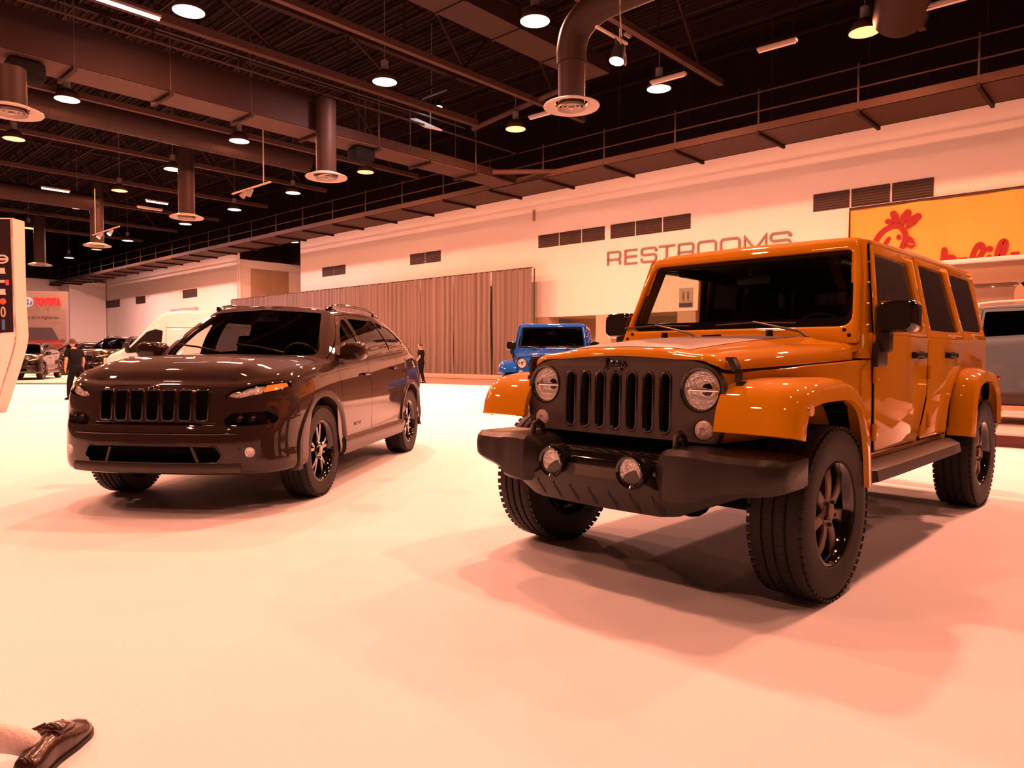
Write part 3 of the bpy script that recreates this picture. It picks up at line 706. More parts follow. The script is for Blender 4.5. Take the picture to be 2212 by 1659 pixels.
def wheel(name, parent, loc, side, Rt, w, rim, style, label, mats, detail=True):
    """side=+1: outer face towards +y"""
    key = (style, Rt, detail)
    if key not in WCACHE:
        L = []
        t = tread_bm(Rt, w, rim, 0, 72 if detail else 36)
        me = bpy.data.meshes.new('tire'); 
        if detail:
            t2 = tread_blocks(Rt, w, 60); tmp = bpy.data.meshes.new('x'); t2.to_mesh(tmp); t2.free(); t.from_mesh(tmp); bpy.data.meshes.remove(tmp)
        t.to_mesh(me); t.free(); me.materials.append(m_rub); L.append(('tire', me, 30))
        M = Matrix.Rotation(R(-90), 4, 'X')
        b = nb(); h = w / 2; r = rim
        # barrel and flange
        lathe(b, [(r + .008, h * .86), (r - .004, h * .90), (r - .012, h * .84), (r - .022, h * .70), (r - .035, h * .2), (r - .03, -h * .7), (r + .006, -h * .86), (r + .01, -h * .8), (r + .004, -h*.7), (r+.004, h*.78)], 48 if detail else 24, M, closed=True)
        me = bpy.data.meshes.new('rim'); b.to_mesh(me); b.free(); me.materials.append(mats[0]); L.append(('rim', me, 30))
        # back plate / brake
        b = nb(); lathe(b, [(0, .0), (.15, .0), (.15, -.03), (0, -.03)], 32, M); 
        lathe(b, [(0, -h * .5), (r - .04, -h * .5), (r - .04, -h * .58), (0, -h * .58)], 32, M)
        me = bpy.data.meshes.new('brake'); b.to_mesh(me); b.free(); me.materials.append(m_dark); L.append(('brake_disc', me, 30))
        yf = h * .62
        if style == 'seven':
            for k in range(7):
                a = R(90) + 2 * PI * k / 7
                b = nb()
                ro, ri = r - .018, .045
                wo, wi = .036, .026
                pts = []
                d = Vector((math.cos(a), 0, math.sin(a))); n = Vector((-math.sin(a), 0, math.cos(a)))
                secs = []
                for rr, ww, yy, th in ((ri, wi, yf, .05), (.10, .025, yf + .008, .045), (.16, .030, yf + .006, .04), (ro, wo, yf - .01, .035)):
                    c = d * rr + Vector((0, yy, 0))
                    secs.append([c + n * ww - Vector((0, th, 0)) * .2, c + n * (ww - .006) , c - n * (ww - .006), c - n * ww - Vector((0, th, 0)) * .2, c - n * ww * .8 - Vector((0, th, 0)), c + n * ww * .8 - Vector((0, th, 0))])
                loft(b, secs)
                me = bpy.data.meshes.new('spoke'); b.to_mesh(me); b.free(); me.materials.append(mats[1]); L.append(('spoke', me, 25))
        else:
            for k in range(5):
                a0 = R(90) + 2 * PI * k / 5
                b = nb()
                for da in (-.15, .15):
                    a1 = a0 + da * .55; a2 = a0 + da * 1.25
                    secs = []
                    for rr, aa, ww, yy, th in ((.04, a1, .022, yf - .01, .05), (.10, (a1 * 2 + a2) / 3, .015, yf + .002, .04), (r - .016, a2, .017, yf - .004, .03)):
                        d = Vector((math.cos(aa), 0, math.sin(aa))); n = Vector((-math.sin(aa), 0, math.cos(aa)))
                        c = d * rr + Vector((0, yy, 0))
                        secs.append([c + n * ww - Vector((0, th, 0)) * .2, c + n * (ww - .004), c - n * (ww - .004), c - n * ww - Vector((0, th, 0)) * .2, c - n * ww * .8 - Vector((0, th, 0)), c + n * ww * .8 - Vector((0, th, 0))])
                    loft(b, secs)
                me = bpy.data.meshes.new('spoke'); b.to_mesh(me); b.free(); me.materials.append(mats[1]); L.append(('spoke', me, 25))
        b = nb()
        lathe(b, [(.072, yf - .04), (.072, yf - .002), (.064, yf + .006), (.036, yf + .006), (.034, yf + .018), (.0, yf + .022)], 32, M)
        me = bpy.data.meshes.new('hub'); b.to_mesh(me); b.free(); me.materials.append(mats[1]); L.append(('hub_cap', me, 30))
        if detail:
            for k in range(5):
                a = R(54) + 2 * PI * k / 5; b = nb()
                cyl(b, (.055 * math.cos(a), yf, .055 * math.sin(a)), (.055 * math.cos(a), yf + .022, .055 * math.sin(a)), .010, .008, 6)
                me = bpy.data.meshes.new('nut'); b.to_mesh(me); b.free(); me.materials.append(m_chrome if style == 'five' else mats[2]); L.append(('lug_nut', me, None))
        WCACHE[key] = L
        for nm, me, sm in L:
            if sm:
                me.polygons.foreach_set('use_smooth', [True] * len(me.polygons)); me.set_sharp_from_angle(angle=R(sm))
    o = bpy.data.objects.new(name, WCACHE[key][0][1]); C.objects.link(o); o.parent = parent; o.location = loc
    if side < 0: o.rotation_euler = (0, 0, PI)
    for nm, me, sm in WCACHE[key][1:]:
        q = bpy.data.objects.new(nm, me); C.objects.link(q); q.parent = o
    return o
WCACHE = {}
# ------------------------------------------------------------------ boxy off-road car
def offroader(name, label, loc, rz, paint, face, deck, two_tone, detail=True, group=None):
    T = root(name, label, 'car', loc, rz)
    hw = .79
    def sy(z): return hw if z <= 1.25 else hw - (z - 1.25) * .17
    body_m = paint
    # ---- body tub: side panels behind the doors, rockers, cowl sides, floor, tail
    b = nb()
    for s in (1, -1):
        low = lambda u, v, w, s=s: (u, s * (hw + w), v)
        out = rpoly([(-.60, .56), (-.60, 1.06), (-.74, 1.12), (-.74, 1.26), (-3.45, 1.26), (-3.45, .60, .05), (-3.26, .60), (-3.24, .80, .2), (-3.08, .96, .2), (-2.50, .96, .2), (-2.36, .80, .2), (-2.26, .56)], .01)
        plate(b, out, [], .03, low)
        # rear upper side of the hardtop
        up = lambda u, v, w, s=s: (u, s * (sy(v) + w - .004), v)
        plate(b, rpoly([(-2.60, 1.25), (-3.47, 1.25), (-3.36, 1.80, .06), (-2.50, 1.80)], .01), [rpoly([(-2.77, 1.32), (-3.38, 1.32), (-3.24, 1.73), (-2.60, 1.73)][::-1], .05)], .03, up)
        quad_prism(b, [(-.34, s * (hw - .02), .56), (-2.3, s * (hw - .02), .56), (-2.3, s * .45, .50), (-.34, s * .45, .50)], (0, 0, .06))
    box(b, (-3.44, 0, .93), (.05, 1.55, .66), .02)                         # tail lower
    obj('body', b, body_m, T, 30)
    # hood side / inner front body from grille to cowl
    for s in (1, -1):
        b = nb()
        secs = []
        for x, y in ((.44, .575), (.3, .60), (0, .665), (-.34, .745), (-.36, .75), (-.60, .795), (-.78, .800)):
            zt = 1.055 + (.44 - x) * .052
            zl = .74 if x > -.35 else .56
            secs.append([(x, s * (y - .012), zl), (x, s * y, zl + .02), (x, s * y, zt - .006), (x, s * (y - .008), zt), (x, s * (y - .05), zt), (x, s * (y - .05), zl)])
        loft(b, secs); obj('engine_bay_side', b, body_m, T, 30)
    # door plates
    for s in (1, -1):
        for kind in ('front', 'rear'):
            d = nb()
            lowm = lambda u, v, w, s=s: (u, s * (hw + .022 + w), v)
            upm = lambda u, v, w, s=s: (u, s * (sy(v) + .014 + w), v)
            if kind == 'front':
                plate(d, rpoly([(-.75, 1.25), (-1.745, 1.25), (-1.73, .88), (-1.54, .61, .12), (-.77, .61, .03)], .01), [], .018, lowm, .005)
                plate(d, rpoly([(-.765, 1.25), (-1.745, 1.25), (-1.705, 1.765, .03), (-.93, 1.765, .05)], .008), [rpoly([(-.845, 1.285), (-1.70, 1.285), (-1.60, 1.715), (-.965, 1.715)], .035)], .022, upm, .005)
                win = rpoly([(-.83, 1.27), (-1.715, 1.27), (-1.61, 1.73), (-.95, 1.73)], .035)
                hx = -1.50
            else:
                plate(d, rpoly([(-1.765, 1.25), (-2.72, 1.25, .03), (-2.62, 1.08, .1), (-2.38, .98, .12), (-2.27, .80, .1), (-2.22, .61, .03), (-1.60, .61), (-1.76, .85)], .02), [], .018, lowm, .005)
                plate(d, rpoly([(-1.765, 1.25), (-2.72, 1.25), (-2.53, 1.765, .05), (-1.73, 1.765, .03)], .008), [rpoly([(-1.86, 1.30), (-2.61, 1.30), (-2.42, 1.725), (-1.80, 1.725)], .035)], .022, upm, .005)
                win = rpoly([(-1.845, 1.285), (-2.625, 1.285), (-2.435, 1.74), (-1.79, 1.74)], .035)
                hx = -2.25
            D = obj(kind + '_door', d, body_m, T, 30)
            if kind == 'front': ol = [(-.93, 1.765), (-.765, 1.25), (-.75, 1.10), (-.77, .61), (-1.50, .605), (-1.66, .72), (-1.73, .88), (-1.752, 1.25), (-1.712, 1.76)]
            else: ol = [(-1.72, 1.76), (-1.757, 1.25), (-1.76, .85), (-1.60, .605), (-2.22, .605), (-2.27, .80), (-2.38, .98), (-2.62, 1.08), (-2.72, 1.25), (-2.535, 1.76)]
            sm = nb(); tube(sm, [(u_, s * ((hw + .022 if v_ < 1.25 else sy(v_) + .014) - .002), v_) for u_, v_ in ol], .0055, 6, up=(0, 1, 0)); obj('door_gap_shade', sm, m_dark, D, None)  # dark tube round the door imitates the shade in its gap
            tr_ = nb(); q_ = [(p[0], p[1]) for p in win]
            x0_, x1_ = (-.78, -1.73) if kind == 'front' else (-1.78, -2.66)
            plate(tr_, rpoly([(x0_, 1.24), (x1_, 1.24), (x1_ + .06 if kind == 'front' else x1_ + .14, 1.75), (x0_ - (.15 if kind == 'front' else 0), 1.75)], .01), [rpoly(q_, .001)], .012, lambda u, v, w, s=s: (u, s * (sy(v) - .016 + w), v), .002)
            box(tr_, ((x0_ + x1_) / 2, s * (hw - .02), .93), (abs(x1_ - x0_) * .9, .03, .60))
            obj('door_trim', tr_, m_seat, D, None)
            g = nb(); plate(g, win, [], .005, lambda u, v, w, s=s: (u, s * (sy(v) + .006 + w), v), .001)
            obj('window_glass', g, g_clear if kind == 'front' else g_dark, D, None)
            h = nb()
            box(h, (hx, s * (hw + .058), 1.138), (.20, .022, .034), .01)
            box(h, (hx + .08, s * (hw + .042), 1.138), (.03, .03, .04), .006); box(h, (hx - .07, s * (hw + .042), 1.138), (.05, .03, .048), .008)
            cyl(h, (hx - .07, s * (hw + .05), 1.138), (hx - .07, s * (hw + .072), 1.138), .017, None, 16)
            obj('door_handle', h, m_black, D, 40)
            for hz in (1.03, .72):
                h = nb(); x0 = -.74 if kind == 'front' else -1.76
                cyl(h, (x0, s * (hw + .038), hz - .045), (x0, s * (hw + .038), hz + .045), .014, None, 12)
                box(h, (x0 - .03, s * (hw + .036), hz), (.07, .010, .06), .004)
                obj('hinge', h, body_m, D, 40)
        g = nb(); plate(g, rpoly([(-2.76, 1.31), (-3.39, 1.31), (-3.25, 1.74), (-2.59, 1.74)], .05), [], .005, lambda u, v, w, s=s: (u, s * (sy(v) + .002 + w), v), .001)
        obj('quarter_window', g, g_dark, T, None)
    # ---- windscreen frame
    fz0, fz1 = 1.20, 1.80
    def fx(z): return -.66 - (z - 1.22) * .46
    b = nb()
    fm = lambda u, v, w: (fx(v) + w, u, v)
    out = rpoly([(-.765, fz0, .02), (.765, fz0, .02), (.715, 1.60), (.675, fz1, .07), (-.675, fz1, .07), (-.715, 1.60)], .05)
    hole = rpoly([(-.722, 1.295), (.722, 1.295), (.655, 1.738), (-.655, 1.738)], .06)
    plate(b, out, [hole], .055, fm, .014)
    for s in (1, -1):      # side cheeks of the frame
        quad_prism(b, [(fx(1.2), s * .795, 1.12), (fx(1.78) + .01, s * .705, 1.79), (fx(1.78) - .10, s * .712, 1.79), (fx(1.2) - .12, s * .812, 1.12)], (0, -s * .07, 0))
    Fm = obj('windscreen_frame', b, body_m, T, 40)
    g = nb(); plate(g, rpoly([(-.735, 1.28), (.735, 1.28), (.667, 1.752), (-.667, 1.752)], .06), [], .005, lambda u, v, w: (fx(v) - .012 + w, u, v), .001)
    obj('windscreen', g, g_wind, T, None)
    g = nb(); plate(g, rpoly([(-.733, 1.285), (.733, 1.285), (.665, 1.75), (-.665, 1.75)], .06), [rpoly([(-.70, 1.345), (.70, 1.345), (.637, 1.705), (-.637, 1.705)], .05)], .003, lambda u, v, w: (fx(v) - .006 + w, u, v), .0005)
    obj('windscreen_seal', g, m_gloss, T, None)
    for k in range(4):
        yk = .60 - (k % 2) * .06
    for s in (1, -1):
        h = nb()
        for (yy, zz) in ((.72, 1.245), (.69, 1.275)):
            cyl(h, (fx(zz) + .02, s * yy, zz), (fx(zz) + .034, s * yy, zz), .010, None, 10)
        obj('bolt', h, m_black, Fm, 40)
    for zz in (1.30, 1.42, 1.54, 1.66):
        h = nb(); yy = .795 - (zz - 1.2) * .155
        cyl(h, (fx(zz) - .035, yy, zz), (fx(zz) - .035, yy + .014, zz), .007, None, 8); obj('bolt', h, m_silver, Fm, 40)
    # ---- cowl
    b = nb()
    secs = []
    for x, z, y in ((-.56, 1.175, .70), (-.62, 1.20, .745), (-.72, 1.225, .77), (-.80, 1.22, .775)):
        secs.append([(x, -y, z - .05), (x, -y, z - .02), (x, -y + .04, z), (x, 0, z + .012), (x, y - .04, z), (x, y, z - .02), (x, y, z - .05), (x, 0, z - .10)])
    loft(b, secs); obj('cowl', b, body_m, T, 40)
    # ---- hood
    hs = []
    st = [(.478, .50, 1.100, 1.120), (.468, .542, 1.084, 1.138), (.432, .572, 1.068, 1.150), (.25, .603, 1.072, 1.168), (0, .658, 1.084, 1.185), (-.25, .705, 1.096, 1.202), (-.45, .738, 1.106, 1.215), (-.585, .760, 1.113, 1.222)]
    rows = []
    for i, (x, y, zs, zt) in enumerate(st):
        def P(t):      # t -1..1 across
            a = abs(t); sg = 1 if t >= 0 else -1
            if a > .999: return (x - .02 * (i == 0), sg * y, zs)
            return None
        yb = y - .05
        bow = lambda q: .012 * (q / .57) ** 2 * (1 if i < 3 else max(0, 1 - (i - 2) * .4))     # plan curve of nose
        row = []
        bl = .014 * min(1, max(0, i - 1) / 2)
        for yy, zz in ((y, zs), (y - .003, zs + (zt - zs) * .30), (y - .018, zs + (zt - zs) * .55), (y - .065, zs + (zt - zs) * .82), (y - .17, zt - .003), (y - .30, zt + .006 + bl), (0, zt + .014 + bl)):
            row.append((x - bow(yy), yy, zz))
        rows.append(row + [(p[0], -p[1], p[2]) for p in row[-2::-1]])
    D = dense(rows, 5, 5)
    b = nb(); grid(b, D)
    # fold the edges down a little
    b.normal_update()
    if sum(f.normal.z for f in b.faces) < 0: bmesh.ops.reverse_faces(b, faces=b.faces)
    H = obj('hood', b, body_m, T, 180)
    so = H.modifiers.new('s', 'SOLIDIFY'); so.thickness = .015; so.offset = -1
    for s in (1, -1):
        sm = nb(); tube(sm, [(x_, s * (y_ + .001), z_ - .010) for x_, y_, z_, _q in cr([(a[0], a[1], a[2], 0) for a in st[1:]], 3)], .0055, 6); obj('hood_gap_shade', sm, m_dark, H, None)  # black tube stands in for the shaded gap below the hood edge
    # matte centre decal lies on the hood
    if deck:
        bb = nb(); nr = len(D); ncol = len(D[0]); V = []
        for i in range(11, nr - 1):
            fr = i / (nr - 1); half = .30 + .20 * fr
            r_ = []
            P = D[i]
            ys = [p[1] for p in P]
            for k in range(25):
                yq = half - 2 * half * k / 24
                j = next((q for q in range(ncol - 1) if ys[q] >= yq >= ys[q + 1]), 0)
                t = (ys[j] - yq) / max(1e-6, ys[j] - ys[j + 1]); p = np.array(P[j]) * (1 - t) + np.array(P[j + 1]) * t
                r_.append((p[0], p[1], p[2] + .0022))
            V.append(r_)
        grid(bb, V); obj('hood_decal', bb, deck, H, 180, label='matte dark decal over the middle of the hood')
    # ---- grille
    def gx(v): return .462 - (v - .72) * .035
    gm = lambda u, v, w: (gx(v) + w, u, v)
    out = cr([(0, 1.128), (.25, 1.123), (.42, 1.108), (.53, 1.072), (.588, .99), (.590, .88), (.572, .78), (.555, .735)], 5)
    out = [tuple(p) for p in out]
    outl = [(-p[0], p[1]) for p in out[::-1]] + out[1:]
    outl = outl[::-1]
    slots = []
    for k in range(7):
        yc = (k - 3) * .0955
        slots.append(rrect(yc - .029, yc + .029, .765, 1.052, .029, 5))
    heads = [circ(s * .466, .975, .094, 32) for s in (1, -1)]
    turns = [circ(s * .490, .793, .050, 20) for s in (1, -1)]
    # the outer headlight rims leave only a narrow edge
    b = nb(); plate(b, outl, slots + heads + turns, .045, gm, .004)
    G = obj('grille', b, face, T, 40)
    bk = nb(); box(bk, (.40, 0, .915), (.02, 1.08, .37), 0); obj('radiator_shade', bk, m_dark, G, None)
    for k in range(7):
        yc = (k - 3) * .0955
        r_ = nb(); ring = rrect(yc - .029, yc + .029, .765, 1.052, .029, 5)
        tube(r_, [(gx(p[1]) + .020, p[0], p[1]) for p in ring], .0075, 6, closed=True, up=(1, 0, 0))
        obj('slot_trim', r_, m_gloss if two_tone else face, G, 180)
        if detail:
            r_ = nb()
            for q in range(16): box(r_, (.43, yc, .785 + q * .0165), (.012, .06, .004))
            f_ = obj('radiator_fin', r_, m_black, G, None); f_['kind'] = 'stuff'
    for s in (1, -1):
        M = Matrix.Translation((.44, s * .468, .975)) @ Matrix.Rotation(R(90), 4, 'Y')
        hl = nb(); lathe(hl, [(.106, .032), (.102, .040), (.094, .038), (.087, .026), (.089, .0), (.102, .0)], 40, M, closed=True)
        HL = obj('headlight', hl, m_gloss, T, 40)
        rf = nb(); lathe(rf, [(.088, .024), (.074, .004), (.046, -.02), (.02, -.035), (0, -.038)], 40, M); obj('reflector', rf, m_reflector, HL, 60)
        bu = nb(); lathe(bu, [(.0, .014), (.008, .012), (.011, .004), (.011, -.03)], 16, M)
        box(bu, (.455, s * .468, .975), (.006, .16, .014), .002)
        obj('bulb_shield', bu, m_chrome, HL, 60)
        le = nb(); lathe(le, [(.088, .026), (.078, .036), (.046, .046), (0, .050)], 40, M); obj('lens', le, g_lens, HL, 180)
        M2 = Matrix.Translation((.462, s * .490, .793)) @ Matrix.Rotation(R(90), 4, 'Y')
        tl = nb(); lathe(tl, [(.050, .0), (.048, .014), (.040, .022), (.015, .024), (.008, .016), (0, .016)], 24, M2)
        obj('turn_lamp', tl, m_turn, T, 50, label='small round clear lamp below the headlight')
    # badge lettering on the grille
    tb = nb(); text_bm(tb, 'Jeep', .062, .008, lambda u, v, w: (gx(1.07) + .028 + w, u, 1.074 + v), xs=1.15, bev=.0035, align='CENTER')
    # mirror so that it reads from the front (front looks along -x, y to the right of the viewer)
    obj('badge_lettering', tb, m_gloss, G, None)
    # ---- front bumper
    b = nb()
    st = [(0, .60, .30, .565, .665), (.40, .60, .30, .565, .665)]
    def sec(y, xf, xb, z0, z1, r=.02):
        return [(xb, y, z0), (xf - r, y, z0), (xf, y, z0 + r), (xf + .004, y, (z0 + z1) / 2), (xf - .004, y, z1 - r * 1.2), (xf - r * 1.6, y, z1), (xb, y, z1)]
    # centre beam, glossy, set back
    loft(b, [sec(y, .620 + .02 * (1 - (y / .4) ** 2), .33, .53, .672, .03) for y in np.linspace(-.37, .37, 9)])
    Bm = obj('front_bumper', b, m_gloss, T, 40)
    for s in (1, -1):
        pts = [(.33, .620, .33, .50, .655), (.37, .66, .33, .485, .700), (.42, .70, .33, .48, .720), (.50, .705, .33, .48, .724), (.57, .70, .33, .49, .722), (.62, .67, .33, .515, .712), (.70, .655, .33, .535, .708), (.80, .635, .33, .55, .706), (.87, .605, .33, .56, .704), (.905, .575, .33, .572, .696), (.915, .54, .36, .59, .68)]
        b = nb(); loft(b, [sec(s * y, xf, xb, z0, z1) for y, xf, xb, z0, z1 in pts]); obj('bumper_end', b, m_satin, Bm, 35)
    b = nb()      # lower valance
    secs = []
    for y in np.linspace(-.72, .72, 25):
        a = abs(y); zt = .60 if a < .34 else .53; zb = .395 + max(0, a - .40) * .42
        xf = .690 - .08 * (a / .66) ** 2
        secs.append([(.35, y, zb + .03), (xf - .10, y, zb), (xf - .05, y, zb + .006), (xf, y, zb + .09), (xf + .004, y, min(zt, .555)), (xf - .03, y, zt), (.35, y, zt)])
    loft(b, secs); V = obj('valance', b, m_satin, Bm, 35)
    for k in range(7):
        y = (k - 3) * .115; rb = nb()
        secs = []
        for t in np.linspace(0, 1, 5):
            zz = .50 - t * .095; xx = .690 - .08 * (abs(y) / .66) ** 2 - t ** 2 * .055 + .002
            w_ = .012 + .014 * math.sin(t * PI * .8)
            yy = y + t * .03
            secs.append([(xx - .012, yy - w_, zz), (xx + .004, yy, zz), (xx - .012, yy + w_, zz)])
        loft(rb, secs, caps=False); obj('vent_rib', rb, m_black, V, None)
    for s in (1, -1):
        M = Matrix.Translation((.665, s * .238, .600)) @ Matrix.Rotation(R(90), 4, 'Y')
        f = nb(); lathe(f, [(.085, -.06), (.082, .02), (.072, .036), (.062, .030), (.058, .004), (.070, -.06)], 32, M, closed=True)
        Fg = obj('fog_lamp', f, m_gloss if detail else m_black, Bm, 40)
        f = nb(); lathe(f, [(.060, .018), (.045, .0), (0, -.02)], 32, M); obj('reflector', f, m_reflector, Fg, 60)
        f = nb(); lathe(f, [(.061, .020), (.045, .030), (0, .034)], 32, M); obj('lens', f, g_lens, Fg, 180)
        f = nb(); tube(f, [(.53, s * .43, .70), (.545, s * .43, .765), (.575, s * .43, .785), (.61, s * .43, .77), (.62, s * .43, .70)], .014, 10)
        obj('tow_hook', f, m_satin, T, 60)
    # ---- fender flares
    def flare(path, yin, crest, lip, nm, marker=None):
        for s in (1, -1):
            P = [np.array(p) for p in cr(path, 5)]; b = nb(); secs = []
            N = len(P)
            for i, p in enumerate(P):
                t = P[min(i + 1, N - 1)] - P[max(i - 1, 0)]; t = t / np.linalg.norm(t)
                n = np.array((t[1], -t[0]))       # outward normal in (x, z)
                if n @ (p - np.array(ctr)) < 0: n = -n
                yi = yin(p[0])
                def q(y, d): return (p[0] - n[0] * d, s * y, p[1] - n[1] * d)
                secs.append([q(yi, .012), q(yi, 0), q(crest - .05, -.004), q(crest, .004), q(lip - .012, .028), q(lip, .055), q(lip + .002, .10), q(lip - .022, .105), q(lip - .03, .06), q(yi, .03)])
            loft(b, secs); F = obj(nm, b, body_m, T, 40)
            # dark wheel-house liner
            l = nb(); secs = []
            for p in [p for p in P if not (ctr[0] == 0 and p[0] > .43)]:
                d = np.array(p) - np.array(ctr); d = d / np.linalg.norm(d)
                a, c = p - d * .035, p - d * .05
                secs.append([(a[0], s * .60, a[1]), (a[0], s * (lip - .03), a[1]), (c[0], s * (lip - .03), c[1]), (c[0], s * .60, c[1])])
            loft(l, secs); 
            obj('wheel_liner', l, m_dark, F, None)
            if marker:
                mk = nb(); cyl(mk, (marker[0], s * (lip - .004), marker[1]), (marker[0], s * (lip + .010), marker[1]), .028, .024, 20)
                obj('side_marker_lamp', mk, m_marker, F, 50)
    ctr = (0, .42)
    flare([(.54, .80), (.515, .90), (.45, .985), (.33, 1.022), (.1, 1.032), (-.12, 1.018), (-.27, .95), (-.36, .83), (-.41, .68), (-.44, .50)], lambda x: (.57 if x > .40 else .60 + (.40 - x) * .20) if x > -.3 else .77, .88, .935, 'front_fender', (.40, .905))
    ctr = (-2.946, .42)
    flare([(-2.44, .57), (-2.46, .72), (-2.50, .87), (-2.58, .98), (-2.74, 1.035), (-2.95, 1.045), (-3.18, 1.02), (-3.33, .95), (-3.42, .82), (-3.45, .62)], lambda x: .775, .87, .935, 'rear_fender', None)
    # ---- roof
    b = nb(); secs = []
    for x, y, z, d in ((-.90, .655, 1.785, .03), (-.93, .680, 1.812, .055), (-1.06, .69, 1.822, .065), (-1.9, .695, 1.838, .08), (-2.8, .69, 1.842, .08), (-3.24, .68, 1.828, .07), (-3.36, .665, 1.803, .05), (-3.40, .64, 1.76, .02)):
        half = [(y, z - d), (y + .006, z - d * .55), (y - .010, z - .018), (y - .045, z - .002), (y - .16, z + .004), (0, z + .012)]
        secs.append([(x, p, q) for p, q in half] + [(x, -p, q) for p, q in half[-2::-1]] + [(x, 0, z - d)])
    loft(b, secs); RF = obj('roof', b, body_m, T, 40)
    for s in (1, -1):
        b = nb(); tube(b, [(-.95, s * .715, 1.768), (-2.5, s * .715, 1.775), (-3.30, s * .705, 1.768)], .013, 8); obj('drip_rail', b, body_m, RF, 60)
    # back of the hardtop with window, tail lamps, spare wheel
    b = nb(); bm_ = lambda u, v, w: (-3.46 + (v - 1.25) * .22 - w, u, v)
    plate(b, rpoly([(-.77, 1.25), (.77, 1.25), (.68, 1.77), (-.68, 1.77)], .04), [rpoly([(-.56, 1.29), (.56, 1.29), (.52, 1.70), (-.52, 1.70)], .05)], .03, bm_)
    BK = obj('tailgate', b, body_m, T, 40)
    g = nb(); plate(g, rpoly([(-.57, 1.28), (.57, 1.28), (.53, 1.71), (-.53, 1.71)], .05), [], .005, bm_, .001); obj('rear_window', g, g_dark, BK, None)
    for s in (1, -1):
        b = nb(); box(b, (-3.47, s * .70, 1.02), (.12, .15, .22), .02); tl = obj('tail_lamp', b, m_red, T, 40)
        b = nb(); box(b, (-3.36, s * .905, .965), (.05, .035, .035), .01); obj('side_marker_lamp', b, m_red, T, 40, label='small red marker lamp on the rear fender')
    wheel('spare_wheel', T, (-3.72, 0, 1.08), 1, .40, .24, .238, 'seven', '', m_jwheel, False).rotation_euler = (0, 0, R(90))
    b = nb(); b_ = [sec(y, 0, 0, 0, 0) for y in ()]
    box(b, (-3.62, 0, .62), (.20, 1.72, .20), .04); obj('rear_bumper', b, m_satin, T, 40)
    # ---- hood latches, bump stops, footman loop, wipers
    for s in (1, -1):
        b = nb()
        box(b, (.42, s * .606, 1.092), (.05, .030, .06), .008, M=Matrix.Rotation(R(26 * s), 3, 'X')); box(b, (.41, s * .622, 1.045), (.034, .026, .06), .006); box(b, (.405, s * .632, 1.000), (.045, .035, .045), .010)
        box(b, (.425, s * .590, 1.118), (.045, .035, .018), .006)
        obj('hood_latch', b, m_satin, T, 40)
        b = nb(); cyl(b, (-.50, s * .34, 1.235), (-.50, s * .34, 1.275), .024, .020, 14); obj('bump_stop', b, m_satin, H, 50)
        # wiper
        b = nb(); y0 = -.02 if s > 0 else -.58
        y0 = .52 if s > 0 else -.16
        base = Vector((-.60, y0, 1.235)); tip = Vector((fx(1.345) + .045, y0 - .36, 1.335))
        tube(b, [base, base + Vector((.01, -.05, .035)), tip], [.013, .012, .006], 8, flat=(1, .7))
        W = obj('wiper', b, m_wiper, T, 60)
        b = nb(); tube(b, [(fx(1.325) + .040, y0 - .60, 1.318), (fx(1.335) + .042, y0 - .36, 1.328), (fx(1.325) + .040, y0 - .10, 1.318)], .007, 6); obj('wiper_blade', b, m_black, W, None)
    b = nb(); tube(b, [(-.47, -.06, 1.232), (-.47, -.06, 1.252), (-.47, .06, 1.252), (-.47, .06, 1.232)], .006, 8); obj('footman_loop', b, m_satin, H, 50)
    # hood seam shadow line is the added dark tube; cowl grille
    b = nb(); box(b, (-.66, .1, 1.222), (.03, 1.0, .006), .002); obj('cowl_vent', b, m_satin, T, None)
    # ---- mirrors
    for s in (1, -1):
        b = nb()
        box(b, (-.80, s * .83, 1.14), (.16, .035, .13), .012); box(b, (-.78, s * .86, 1.22), (.07, .07, .14), .02)
        MR = obj('mirror', b, m_satin, T, 40)
        b = nb(); secs = []
        for x, k in ((-.755, .80), (-.775, .96), (-.81, 1.0), (-.87, 1.0), (-.88, .98)):
            secs.append([(x + .03, s * ((.915 if s > 0 else .88) + p * k), 1.342 + q * k) for p, q in rrect(-.105, .105, -.088, .088, .045, 5)])
        loft(b, secs); obj('mirror_housing', b, m_gloss, MR, 40)
    # ---- running boards, round badge
    for s in (1, -1):
        b = nb()
        secs = []
        for x, k in ((-.42, .6), (-.46, .95), (-.8, 1), (-1.9, 1), (-2.10, .95), (-2.18, .7)):
            secs.append([(x, s * .74, .50), (x, s * (.80 + .11 * k), .485), (x, s * (.82 + .13 * k), .50), (x, s * (.82 + .12 * k), .555), (x, s * (.80 + .08 * k), .575), (x, s * .74, .57)])
        loft(b, secs); obj('running_board', b, m_satin, T, 35)
    M = Matrix.Translation((-.66, .778, 1.03)) @ Matrix.Rotation(R(-90), 4, 'X')
    b = nb(); lathe(b, [(.0, .012), (.024, .012), (.027, .008), (.027, -.02), (0, -.02)], 24, M); obj('round_badge', b, m_silver, T, 40)
    # ---- underbody: frame rails, axles, springs, shields
    b = nb()
    for s in (1, -1):
        box(b, (-1.4, s * .42, .50), (3.9, .09, .14), .01)
        for ax in (0, -2.946): cyl(b, (ax, s * .40, .40), (ax, s * .40, .66), .06, None, 12)
    for ax in (0, -2.946):
        cyl(b, (ax, -.72, .40), (ax, .72, .40), .045, None, 14); lathe(b, [(0, -.13), (.1, -.10), (.13, 0), (.1, .10), (0, .13)], 16, Matrix.Translation((ax, .15, .40)) @ Matrix.Rotation(R(90), 4, 'Y'))
    box(b, (-.3, 0, .72), (1.4, .9, .45)); box(b, (-1.9, 0, .55), (2.9, 1.30, .10))
    tube(b, [(.16, -.65, .40), (.16, .65, .42)], .02, 8)
    obj('chassis', b, m_dark, T, None)
